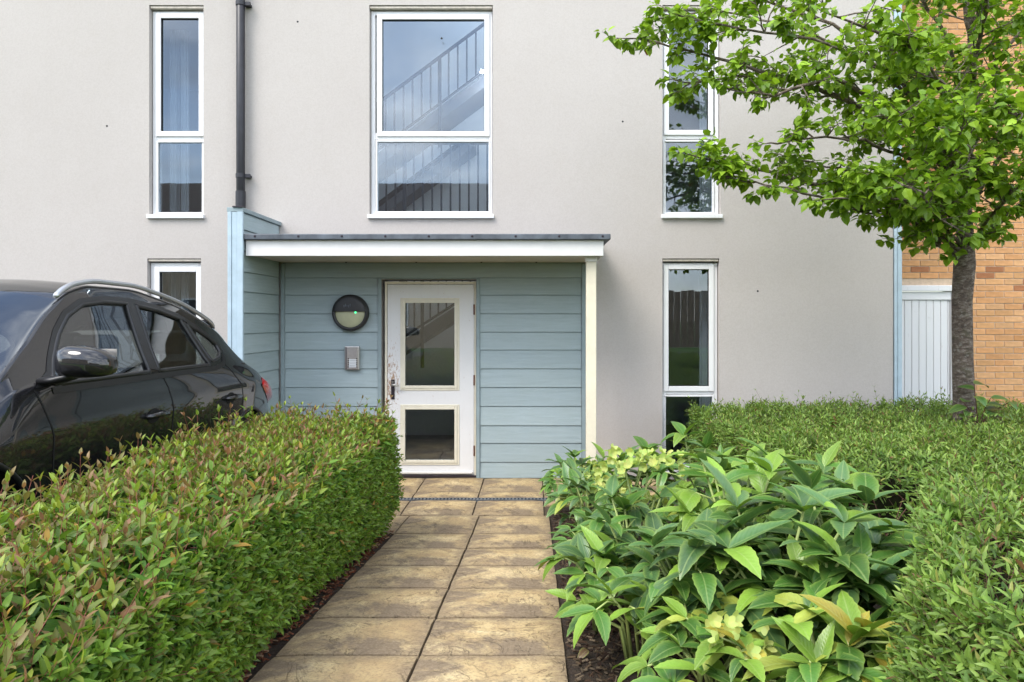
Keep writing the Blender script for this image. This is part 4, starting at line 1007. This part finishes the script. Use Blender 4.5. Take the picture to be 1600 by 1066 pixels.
for i in range(26):   # bare legs low on the path side
    y = HY0+.1+i*.185+random.uniform(-.05, .05); b = MB(); x = HX1-.24+random.uniform(-.06, .06)
    b.tube([(x-.05, y, gz(y)-.03), (x+random.uniform(-.02, .06), y+random.uniform(-.05, .05), gz(y)+.18), (x+random.uniform(-.05, .1), y+random.uniform(-.08, .08), gz(y)+.38)], [.011, .008, .005], 5); b.build('stem', M['twig'], lh)

# ================================================================== RIGHT HEDGES
def mound(name, loc, label, x0, x1, y0, y1, topf, ntop, nface, faces, leaf, seed, cols_, coreh, skew=0.0):
    def sk(x, y): return x-skew*np.clip((3.1-y)/1.15, 0, 1.15)*np.clip(1-(x-x0)/1.2, 0, 1)
    h = thing(name, loc, label, 'hedge')
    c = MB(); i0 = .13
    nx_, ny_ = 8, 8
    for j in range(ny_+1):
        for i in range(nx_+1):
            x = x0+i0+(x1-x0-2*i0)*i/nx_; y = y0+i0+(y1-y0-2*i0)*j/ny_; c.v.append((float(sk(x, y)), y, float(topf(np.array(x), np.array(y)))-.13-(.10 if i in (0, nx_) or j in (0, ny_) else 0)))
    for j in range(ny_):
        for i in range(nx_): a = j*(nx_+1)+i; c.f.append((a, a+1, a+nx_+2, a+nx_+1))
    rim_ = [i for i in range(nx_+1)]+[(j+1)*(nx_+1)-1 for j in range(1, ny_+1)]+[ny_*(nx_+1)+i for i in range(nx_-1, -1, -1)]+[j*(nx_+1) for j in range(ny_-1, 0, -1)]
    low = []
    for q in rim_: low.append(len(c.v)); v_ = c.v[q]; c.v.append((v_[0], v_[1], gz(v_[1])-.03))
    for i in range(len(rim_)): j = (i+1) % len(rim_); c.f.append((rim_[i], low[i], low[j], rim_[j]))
    c.build('shaded_core', M['hedge_core'], h)  # solid block whose dark colour stands for shaded depth between the leaves
    Ps, Ds, Ls, Kd = [], [], [], []
    x = rng.uniform(x0, x1, ntop); y = y0+(y1-y0)*rng.random(ntop)**1.15
    e = np.minimum(np.minimum(x-x0, x1-x), np.minimum(y-y0, y1-y)); rd_ = .07*np.clip(1-e/.16, 0, 1)**2
    z = topf(x, y)-rd_-rng.uniform(.06, .13, ntop)
    d = np.stack([rng.normal(0, .42, ntop)-.7*np.clip(1-(x-x0)/.16, 0, 1), rng.normal(0, .42, ntop)-.7*np.clip(1-(y-y0)/.16, 0, 1), np.ones(ntop)], 1)
    Ps.append(np.stack([x, y, z], 1)); Ds.append(d); Ls.append(rng.uniform(.07, .14, ntop)*(1+.9*(rng.random(ntop) < .10))); Kd.append(np.zeros(ntop))
    for fc in faces:
        n = nface[fc]; t = rng.random(n)
        if fc == 'x0': y = rng.uniform(y0, y1, n); x = np.full(n, x0+.08); nd = np.array([-1, 0, 0])
        elif fc == 'y0': x = rng.uniform(x0, x1, n); y = np.full(n, y0+.08); nd = np.array([0, -1, 0])
        else: x = rng.uniform(x0, x1, n); y = np.full(n, y1-.08); nd = np.array([0, 1, 0])
        z = gzv(y)+.06+(topf(x, y)-.05-gzv(y)-.06)*t; off = .05*vnoise(x+y, z*4, seed)+.04*np.sin(np.pi*t)-.08*np.clip(.3-t, 0, 1)/.3
        Ps.append(np.stack([x, y, z], 1)+nd*off[:, None]); Ds.append(nd+np.stack([rng.normal(0, .45, n), rng.normal(0, .45, n), rng.normal(.45, .4, n)], 1)); Ls.append(rng.uniform(.06, .14, n)); Kd.append(np.ones(n))
    Pt = np.concatenate(Ps); Dr = unit(np.concatenate(Ds)); Ln = np.concatenate(Ls); kd = np.concatenate(Kd)
    Pt[:, 0] = sk(Pt[:, 0], Pt[:, 1])
    p, d, nr, ln, t, si = shoots(Pt, Dr, Ln, 5, leaf, (78, 30)); n = len(t); g = rng.random(n)[:, None]
    a, b_, tip = cols_; c = (1-g)*np.array(a)+g*np.array(b_); sh = rng.random(len(Pt))[si]; c = c*(.72+.55*rng.random(len(Pt))[si])[:, None]
    ft = (np.clip((t-.35)/.6, 0, 1)*rng.uniform(.2, 1, n)*np.where(kd[si] == 0, .8, .45)*sh)[:, None]; c = c*(1-ft)+np.array(tip)*ft
    od = rng.random(n); c[od < .02] = (.20, .11, .05); c[(od > .02) & (od < .05)] = (.30, .32, .08)
    foliage(h, NARROW, p, d, nr, ln, c)
    twigs('shoot_stems', Pt, Dr, Ln, .0015, M['twig'], h)
    return h
GC = ((.075, .160, .028), (.230, .370, .066), (.48, .60, .15))
rt1 = lambda x, y: .835+.05*vnoise(x*1.9, y*1.8, 3)+.025*vnoise(x*5.3, y*5.1, 8)+.055*np.clip((6-y)/2.4, 0, 1)-.03*np.clip((2.3-x)/.6, 0, 1)
h1 = mound('hedge', (3, 5.3, 0), 'wide flat topped green hedge against the rendered wall with the tree in it', 1.58, 6.2, 3.72, 6.78, rt1, 7200, {'x0': 1500, 'y0': 260, 'y1': 200}, ('x0', 'y0', 'y1'), .056, 2, GC, .7)
rt2 = lambda x, y: .965+.055*vnoise(x*2.1, y*2.0, 6)+.03*vnoise(x*5.3, y*5.1, 9)+.02*np.clip((3-y)/1.5, 0, 1)-.05*np.clip((1.9-x)/.3, 0, 1)
h2 = mound('hedge', (2.6, 2.3, .3), 'near bushy green hedge at the right beside the large leaved plants', 1.84, 4.6, 0.9, 3.16, rt2, 4700, {'x0': 2800, 'y0': 500, 'y1': 900}, ('x0', 'y0', 'y1'), .052, 4, GC, .7, .74)
for i in range(16):     # bare red stems in the cleft between the two hedges
    b = MB(); x = 1.85+random.uniform(-.1, .5); y = 3.42+random.uniform(-.10, .10); b.tube([(x, y, gz(y)-.02), (x+random.uniform(-.06, .06), y, .48), (x+random.uniform(-.12, .12), y-.03, .74)], [.006, .004, .002], 5); b.build('stem', M['twig'], h2)

# ================================================================== HELLEBORES: every leaflet a part of its own
def hleaf(curve, twist, wid, fold):
    """a toothed, creased blade one unit long, arching over"""
    v, f = [], []; n = 13; hw = []
    for i in range(n+1):
        t = i/n; w = wid*(math.sin(math.pi*min(1, t**.80*1.0))**.85)*(1-.25*t)+.004
        a = curve*t; y = math.sin(a)/curve if curve else t; z = -(1-math.cos(a))/curve if curve else 0
        tw = twist*t; tooth = .010*(1 if i % 2 else -.4)*(0 if t < .12 or t > .97 else 1)
        for s_, q in ((-1, 1.0), (-1, .5), (0, 0), (1, .5), (1, 1.0)):
            ww = (w+(tooth if q == 1.0 else 0))*q; zz = fold*ww*(1 if q else 0)-.25*fold*(q == 1.0)*ww
            v.append((s_*ww*math.cos(tw)-zz*math.sin(tw)*s_*0, y, z+zz+s_*ww*math.sin(tw)))
    for i in range(n):
        for k in range(4): a = 5*i+k; f.append((a, a+1, a+6, a+5))
    me = bpy.data.meshes.new('leaf'); me.from_pydata(v, [], f); me.update(); me.polygons.foreach_set('use_smooth', [True]*len(f)); me.materials.append(M['hellebore']); ea = me.attributes.new('edge', 'FLOAT', 'POINT'); ea.data.foreach_set('value', [1.0 if i % 5 in (0, 4) else (.0 if i % 5 == 2 else .22) for i in range(len(v))]); return me
HL = [hleaf(c_, tw, w, fo) for c_, tw, w, fo in ((.5, .15, .205, .35), (.9, -.2, .215, .30), (1.3, .1, .20, .4), (.25, .3, .185, .5), (1.0, .35, .225, .25), (.7, -.35, .20, .45))]
def petal():
    v, f = [], []; n = 5
    for i in range(n+1):
        t = i/n; w = .42*math.sin(math.pi*min(1, .12+t*.80)); z = .45*t*t
        for s_ in (-1, 0, 1): v.append((s_*w, t, z+.18*abs(s_)*w))
    for i in range(n):
        for k in range(2): a = 3*i+k; f.append((a, a+1, a+4, a+3))
    me = bpy.data.meshes.new('petal'); me.from_pydata(v, [], f); me.polygons.foreach_set('use_smooth', [True]*len(f)); me.materials.append(M['leaf_obj']); return me
PET = petal()
def mat_from(pos, d, up, s):
    y = d.normalized(); x = y.cross(up).normalized(); z = x.cross(y)
    m4 = Matrix(((x.x, y.x, z.x, pos.x), (x.y, y.y, z.y, pos.y), (x.z, y.z, z.z, pos.z), (0, 0, 0, 1))); return m4 @ Matrix.Diagonal((s, s, s, 1))
rh = random.Random(5)
def place(me, name, parent, m4, col):
    o = bpy.data.objects.new(name, me); COL.objects.link(o); o.parent = parent; o.matrix_parent_inverse = Matrix.Translation(-Vector(parent.location)); o.matrix_basis = m4; o.color = col+(1,)
def hcol(kind):
    j = rh.uniform(.7, 1.25)
    c = {'g': (.082, .200, .036), 'b': (.092, .195, .066), 'l': (.225, .390, .050), 'y': (.36, .42, .07), 'o': (.48, .40, .06)}[kind]
    return tuple(min(1, q*j) for q in c)
def hellebore(x, y, h, stems, label, size=.17, spread=.28, flower=0, pal='ggbbl', lean=(0, 0)):
    stems += 2; h *= 1.2; size *= rh.uniform(.98, 1.1); base = Vector((x, y, gz(y)-.02)); r = thing('hellebore', base, label, 'plant', 'hellebores in the bed beside the path')
    for s_ in range(stems):
        az = 2*math.pi*s_/stems+rh.uniform(-.5, .5); q = rh.uniform(.35, 1.0); hh = h*rh.uniform(.62, 1.05)*(1.06-.28*q)
        tip = base+Vector((math.cos(az)*spread*q+lean[0], math.sin(az)*spread*q+lean[1], hh)); mid_ = base.lerp(tip, .5)+Vector((math.cos(az)*-.02, math.sin(az)*-.02, .06))
        b = MB(); b.tube([base+Vector((math.cos(az)*.03, math.sin(az)*.03, 0)), mid_, tip], [.0085, .007, .005], 6); st = b.build('stem', M['tan_stem'], r, smooth=True)
        out_ = Vector((math.cos(az), math.sin(az), 0))
        whorls = [(tip, 5 if rh.random() < .6 else 4, 1.0)]
        if hh > .25:
            whorls.append((mid_.lerp(tip, rh.uniform(.15, .55)), 3, .95)); 
            whorls.append((mid_.lerp(tip, rh.uniform(.0, .3)), 3, 1.0)); 
            if rh.random() < .75: whorls.append((base.lerp(mid_, rh.uniform(.5, .9)), 3, .9))
        for wi, (c_, n, sc_) in enumerate(whorls):
            if wi:   # a leaf stalk leaving the stem, its three leaflets at the end
                a2 = az+rh.uniform(-1.5, 1.5); o2 = Vector((math.cos(a2), math.sin(a2), 0)); e_ = c_+o2*rh.uniform(.08, .17)+Vector((0, 0, rh.uniform(.02, .09)))
                b = MB(); b.tube([c_, c_.lerp(e_, .5)+Vector((0, 0, .02)), e_], [.0045, .004, .0035], 5); b.build('leaf_stalk', M['tan_stem'], r, smooth=True); c_ = e_; az0 = a2; fan = 1.15
            else: az0 = rh.uniform(0, 6.28); fan = 2*math.pi/n
            for k in range(n):
                a3 = az0+(k-(n-1)/2)*fan+rh.uniform(-.22, .22) if wi else az0+k*fan+rh.uniform(-.3, .3)
                ele = rh.uniform(.15, 1.05) if wi == 0 else rh.uniform(-.25, .40)
                d = Vector((math.cos(a3)*math.cos(ele), math.sin(a3)*math.cos(ele), math.sin(ele)))
                kind = rh.choice(pal)
                if wi == 2 and rh.random() < .12: kind = 'y'
                place(rh.choice(HL), 'leaf', r, mat_from(c_, d, Vector((rh.uniform(-.25, .25), rh.uniform(-.25, .25), 1)), size*sc_*rh.choice((.62, .8, .9, 1.0, 1.08, 1.16))), hcol(kind))
        if s_ < flower:    # cluster of pale green cups
            for k in range(15):
                o3 = Vector((rh.uniform(-.10, .10), rh.uniform(-.10, .06), rh.uniform(-.05, .08))); c_ = tip+o3+Vector((0, -.05, .07))
                ax = Vector((rh.uniform(-.6, .6), rh.uniform(-1.0, .1), rh.uniform(-.2, .9))).normalized(); u = ax.orthogonal().normalized(); w = ax.cross(u)
                for i in range(5):
                    a = 2*math.pi*i/5; rd_ = u*math.cos(a)+w*math.sin(a); place(PET, 'petal', r, mat_from(c_, rd_*.9+ax*.25, ax, .030*rh.uniform(.85, 1.15)), (rh.uniform(.50, .62), rh.uniform(.60, .70), .20))
    return r
LB = 'hellebore with large toothed leaves, '
hellebore(.36, 5.25, .56, 7, 'farthest leafy hellebore at the path corner near the cream post', .15, .22, 0)
hellebore(.34, 5.72, .44, 5, 'small hellebore at the foot of the cream post', .13, .18, 1, 'gl')
hellebore(.72, 5.05, .62, 8, 'tall hellebore in front of the grey wall right of the post', .17, .26, 0, 'ggbl')
hellebore(1.15, 4.75, .66, 8, 'hellebore with upright leaves below the right ground floor window', .19, .26, 0, 'gglbl')
hellebore(.36, 4.35, .50, 6, 'hellebore with a small pale flower head hanging over the path edge', .14, .22, 2, 'ggbb')
hellebore(.58, 3.62, .60, 5, 'hellebore with a big pale yellow green flower cluster', .16, .20, 5, 'ggbbl')
hellebore(1.12, 3.85, .62, 8, 'dark green hellebore between the flower cluster and the wide hedge', .19, .28, 0, 'ggbgl')
hellebore(.48, 3.30, .50, 7, 'hellebore at the middle of the path edge with drooping dark leaves', .17, .24, 0, 'gbbg')
hellebore(.95, 3.15, .70, 9, 'tall pale leaved hellebore at the centre of the bed', .20, .28, 0, 'gllbl')
hellebore(1.28, 3.22, .66, 7, 'hellebore leaning towards the gap between the two hedges', .19, .24, 0, 'ggbl')
hellebore(.62, 2.62, .52, 7, 'dark hellebore near the front of the path edge', .18, .24, 0, 'ggbb')
hellebore(.90, 2.48, .66, 9, 'largest hellebore at the front with broad arching leaves', .22, .28, 0, 'ggblb')
hellebore(1.24, 2.72, .60, 8, 'hellebore at the front against the near right hedge', .21, .22, 0, 'ggbb')
hellebore(.30, 3.75, .34, 4, 'small hellebore hanging over the path edge below the flower cluster', .14, .14, 0, 'gbg')
hellebore(.30, 3.05, .34, 4, 'small dark hellebore spilling over the middle of the path edge', .15, .14, 0, 'gbl')
hellebore(.40, 2.62, .30, 4, 'small hellebore with a leaf reaching over the front of the path', .16, .16, 0, 'gll', (-.06, 0))
hellebore(.55, 2.12, .30, 6, 'low yellowing hellebore at the bottom beside the path', .15, .20, 1, 'lygg')
hellebore(.86, 2.02, .36, 7, 'low hellebore with yellow leaves at the bottom edge', .17, .22, 0, 'llgoyg')
hellebore(1.06, 2.34, .50, 7, 'dark hellebore at the bottom right below the near hedge', .19, .22, 0, 'ggb')

# ================================================================== TREE
TY = 5.5
tb = P(1506, 655, TY); tree = thing('tree', (tb.x, TY, 0), 'broad leaved tree with rough trunk standing in the right hedge', 'tree')
rt = random.Random(21)
trunk = MB(); pts = [Vector((tb.x+.005, TY, -.05)), P(1507, 650, TY), P(1504, 560, TY), P(1503, 470, TY), P(1507, 415, TY), P(1508, 370, TY), P(1505, 290, TY), P(1512, 200, TY), P(1520, 90, TY), P(1515, -40, TY+.1), P(1522, -190, TY+.1)]
trunk.tube(pts, [.098, .083, .076, .074, .080, .062, .051, .043, .035, .024, .010], 20); tr_o = trunk.build('trunk', M['bark'], tree, smooth=True)
LV = {'p': [], 'd': [], 'n': [], 'l': []}
tw_mb = MB()
def limb(points, r0, r1, name='limb'):
    b = MB(); m_ = []
    for i in range(len(points)-1):
        for k in range(4): m_.append(points[i].lerp(points[i+1], k/4)+Vector((rt.uniform(-.012, .012), rt.uniform(-.012, .012), rt.uniform(-.012, .012))))
    m_.append(points[-1]); n = len(m_); b.tube(m_, [r0+(r1-r0)*i/(n-1) for i in range(n)], 8); b.build(name, M['bark'], tree, smooth=True); return m_
def spray(p0, d, ln, depth):
    """a leafy twig that forks and carries leaves, more of them to its end"""
    n = max(3, int(ln/.06)); pts_ = [p0]; q = p0.copy(); dd = d.normalized()
    for i in range(n):
        dd = (dd+Vector((rt.gauss(0, .14), rt.gauss(0, .14), rt.gauss(.03, .12)))).normalized(); q = q+dd*(ln/n); pts_.append(q.copy())
    tw_mb.tube(pts_, [.006*(1-.75*i/n)*(1.25 if depth == 0 else .7) for i in range(n+1)], 4, cap=False)
    for i in range(1, n+1):
        if depth == 0 and i >= 1 and rt.random() < .62:
            s_ = Vector((rt.gauss(0, 1), rt.gauss(0, 1), rt.gauss(0, .55))); spray(pts_[i], dd*.55+s_.normalized()*.85, ln*rt.uniform(.3, .6), 1)
        k = rt.choice((1, 2, 3)) if depth else rt.choice((0, 1, 1))
        if i == n: k += 3
        for _ in range(k):
            s_ = Vector((rt.gauss(0, 1), rt.gauss(0, 1), rt.gauss(-.1, .6))).normalized(); ld = (dd*.5+s_*.9+Vector((0, 0, -.30))).normalized()
            LV['p'].append(pts_[i]+ld*.02); LV['d'].append(ld); LV['n'].append(Vector((rt.gauss(0, .45), rt.gauss(-.25, .45), 1))); LV['l'].append(rt.uniform(.046, .088))
def bough(pix, r0, side_len, dens, r1=.008):
    pts_ = limb([P(a, b_, y) for a, b_, y in pix], r0*.66, r1*.7)
    n = len(pts_)
    for i in range(int(n*.12), n):
        t = i/(n-1); dirv = (pts_[min(i+1, n-1)]-pts_[max(i-1, 0)]).normalized()
        for _ in range(dens):
            if rt.random() < .70:
                s_ = Vector((rt.gauss(0, .9), rt.gauss(0, .9), rt.gauss(.30, .42))).normalized(); spray(pts_[i], dirv*.5+s_*.8, side_len*rt.uniform(.5, 1.15)*(1.05-.45*t), 0)
    spray(pts_[-1], pts_[-1]-pts_[-2], side_len*.7, 0)
# lower tier, reaching left
bough([(1502, 405, 5.5), (1450, 372, 5.42), (1390, 340, 5.35), (1320, 325, 5.3)], .036, .28, 2)
bough([(1504, 395, 5.5), (1430, 340, 5.35), (1340, 305, 5.2), (1240, 280, 5.1), (1165, 258, 5.0), (1100, 248, 4.95)], .040, .28, 2)
bough([(1506, 350, 5.5), (1420, 290, 5.6), (1330, 270, 5.7), (1250, 250, 5.75)], .032, .34, 2)
bough([(1506, 340, 5.45), (1470, 300, 5.0), (1420, 285, 4.6), (1370, 280, 4.4)], .03, .36, 2)
# upper tier
bough([(1506, 290, 5.5), (1420, 210, 5.4), (1310, 150, 5.3), (1190, 110, 5.2), (1090, 85, 5.15), (1005, 62, 5.1)], .040, .36, 2)
bough([(1508, 270, 5.5), (1400, 170, 5.25), (1300, 120, 5.0), (1210, 150, 4.9), (1140, 140, 4.9)], .034, .38, 2)
bough([(1510, 230, 5.5), (1420, 120, 5.6), (1300, 40, 5.7), (1190, 0, 5.8), (1110, -15, 5.8)], .034, .40, 2)
bough([(1512, 200, 5.45), (1440, 100, 5.0), (1370, 50, 4.7), (1290, 20, 4.5)], .03, .42, 2)
bough([(1512, 200, 5.5), (1480, 60, 5.3), (1420, -40, 5.2), (1320, -90, 5.2)], .03, .42, 2)
bough([(1509, 300, 5.45), (1480, 230, 4.9), (1430, 190, 4.5), (1390, 185, 4.2)], .028, .38, 2)
# right side, partly out of frame
bough([(1508, 400, 5.5), (1545, 360, 5.45), (1600, 315, 5.4), (1680, 280, 5.4)], .034, .30, 2)
bough([(1510, 330, 5.5), (1560, 250, 5.3), (1620, 200, 5.2), (1720, 160, 5.1)], .034, .40, 2)
bough([(1510, 300, 5.45), (1545, 230, 5.0), (1575, 200, 4.7), (1590, 180, 4.4)], .030, .40, 2)
bough([(1514, 190, 5.5), (1560, 90, 5.3), (1620, 20, 5.2), (1720, -40, 5.2)], .03, .42, 2)
bough([(1514, 180, 5.5), (1530, 60, 5.0), (1545, -20, 4.7), (1550, -80, 4.5)], .03, .42, 2)
bough([(1512, 250, 5.55), (1550, 170, 6.0), (1590, 120, 6.4), (1640, 90, 6.6)], .03, .42, 2)
bough([(1512, 240, 5.55), (1480, 150, 6.0), (1440, 90, 6.3), (1390, 60, 6.5)], .03, .40, 2)
bough([(1516, 60, 5.5), (1500, -60, 5.3), (1440, -150, 5.2)], .026, .45, 2)
bough([(1516, 60, 5.5), (1560, -60, 5.5), (1640, -150, 5.5)], .026, .45, 2)
bough([(1506, 330, 5.5), (1430, 250, 5.2), (1350, 220, 5.0), (1270, 215, 4.9), (1215, 225, 4.8)], .024, .34, 2)
bough([(1508, 260, 5.5), (1390, 110, 5.3), (1270, 60, 5.1), (1170, 50, 5.0), (1080, 30, 5.0)], .024, .36, 2)
bough([(1504, 385, 5.5), (1440, 322, 5.0), (1380, 305, 4.7), (1310, 310, 4.6)], .022, .26, 2)
bough([(1505, 370, 5.5), (1470, 340, 4.9), (1450, 320, 4.4), (1440, 300, 4.1)], .022, .34, 2)
bough([(1510, 300, 5.5), (1530, 260, 4.9), (1510, 230, 4.4), (1490, 210, 4.1)], .022, .36, 2)
bough([(1510, 390, 5.5), (1560, 325, 5.0), (1590, 290, 4.7), (1630, 270, 4.5)], .022, .30, 2)
bough([(1512, 220, 5.5), (1470, 130, 4.9), (1440, 90, 4.5), (1420, 60, 4.2)], .022, .38, 2)
bough([(1504, 392, 5.5), (1400, 335, 5.15), (1300, 312, 5.0), (1210, 290, 4.9), (1150, 280, 4.85)], .022, .27, 2)
bough([(1506, 300, 5.5), (1380, 190, 5.5), (1260, 130, 5.5), (1150, 120, 5.4), (1080, 130, 5.3)], .022, .32, 2)
bough([(1510, 240, 5.5), (1380, 110, 5.45), (1250, 40, 5.45), (1130, 20, 5.4), (1050, 25, 5.3)], .020, .30, 2)
tw_mb.build('twigs', M['bark'], tree, kind='stuff')
A3 = lambda k: np.array([tuple(q) for q in LV[k]])
pl = A3('p'); dl_ = unit(A3('d')); nl = A3('n'); ll = np.array(LV['l']); n = len(pl); g = rng.random(n)[:, None]
col = (1-g)*np.array([.115, .220, .016])+g*np.array([.290, .450, .034]); hi_ = (rng.random(n) < .20)[:, None]; col = np.where(hi_, col*1.45, col); col[rng.random(n) < .0004] = (.35, .06, .03)
foliage(tree, TREE, pl, dl_, nl, ll, np.clip(col, 0, 1))
print('tree leaves', n)
# sucker shoot with big leaves at the foot of the trunk
sk = thing('sapling', P(1530, 650, 5.35), 'small sprout with large dark leaves at the foot of the tree trunk', 'plant')
SL = hleaf(.8, .1, .30, .25)
for (ax, ay, bx, by, k) in ((1528, 655, 1522, 600, 4), (1530, 655, 1548, 622, 3), (1526, 655, 1505, 628, 3), (1532, 655, 1560, 650, 3), (1530, 655, 1578, 628, 2), (1527, 655, 1497, 650, 3)):
    A_, B_ = P(ax, ay+8, 5.35), P(bx, by, 5.28); b = MB(); b.tube([A_, A_.lerp(B_, .5)+Vector((0, 0, .02)), B_], [.006, .004, .003], 5); b.build('stem', M['twig'], sk)
    for i in range(k):
        c_ = A_.lerp(B_, .55+.45*i/max(1, k-1)); a = rh.uniform(0, 6.28); place(SL, 'leaf', sk, mat_from(c_, Vector((math.cos(a), math.sin(a)*.7, rh.uniform(-.1, .35))), Vector((0, -.4, 1)), rh.uniform(.11, .17)), (.06*rh.uniform(.8, 1.3), .15*rh.uniform(.8, 1.2), .03))

# ================================================================== MULCH AND LITTER
def chips(name, n, x0, x1, y0, y1, cols_):
    v, f, cc = [], [], []
    for i in range(n):
        x = random.uniform(x0, x1); y = random.uniform(y0, y1); z = gz(y)-.018+random.uniform(.002, .016); L_, W_ = random.uniform(.012, .040), random.uniform(.005, .012); a = random.uniform(0, 6.28); ti = random.uniform(-.35, .35); ca, sa = math.cos(a), math.sin(a); c_ = random.choice(cols_); j = random.uniform(.7, 1.25)
        k = len(v)
        for u, w, h in ((-1,-1,0),(1,-.6,0),(1,.7,0),(-1,1,0),(-.9,-.8,1),(.9,-.5,1),(.9,.6,1),(-.9,.8,1)):
            lx, ly = u*L_/2, w*W_/2; v.append((x+lx*ca-ly*sa, y+lx*sa+ly*ca, z+h*.004+lx*ti)); cc.append(tuple(q*j for q in c_)+(1,))
        for q in ((4,5,6,7),(0,1,5,4),(1,2,6,5),(2,3,7,6),(3,0,4,7)): f.append(tuple(k+i_ for i_ in q))
    me = bpy.data.meshes.new(name); me.from_pydata(v, [], f); a = me.color_attributes.new('tint', 'FLOAT_COLOR', 'POINT'); a.data.foreach_set('color', np.array(cc, np.float32).ravel()); o = link(name, me, M['chip_attr'], None, kind='stuff'); return o
o = chips('bark_mulch', 4200, -1.50, -1.08, .9, 5.4, [(.20, .065, .030), (.14, .05, .028), (.25, .10, .055), (.08, .04, .025), (.32, .20, .12)]); tag(o, 'reddish bark mulch between the left hedge and the path', 'mulch')
o = chips('leaf_litter', 3000, .15, .62, 1.2, 5.9, [(.07, .042, .026), (.045, .026, .018), (.11, .075, .045), (.16, .12, .08)]); tag(o, 'dark leaf litter and bark bits along the right path edge', 'litter')
fo = bpy.data.objects.new('fallen_leaf', hleaf(.5, .2, .22, .2)); COL.objects.link(fo); q = P(385, 1038, 2.62); fo.matrix_world = mat_from(Vector((-1.17, 2.66, gz(2.66)+.012)), Vector((1, .1, .05)), Vector((0, -.2, 1)), .085); fo.color = (.36, .42, .20, 1); tag(fo, 'pale green fallen leaf on the mulch by the left path edge', 'leaf')
for i, (x, y) in enumerate(((.20, 4.3), (.24, 3.55), (.22, 2.75))):
    fo = bpy.data.objects.new('dry_leaf', hleaf(1.2, .5, .25, .5)); COL.objects.link(fo); fo.matrix_world = mat_from(Vector((x, y, gz(y)+.012)), Vector((math.cos(i*2.), math.sin(i*2.), .15)), Vector((.2, -.2, 1)), .075); fo.color = (.20, .12, .07, 1)
    tag(fo, ('brown dry leaf lying on the soil, farthest of three along the path', 'brown dry leaf lying on the soil, middle of three along the path', 'brown dry leaf lying on the soil, nearest of three along the path')[i], 'leaf', 'dry leaves on the soil')
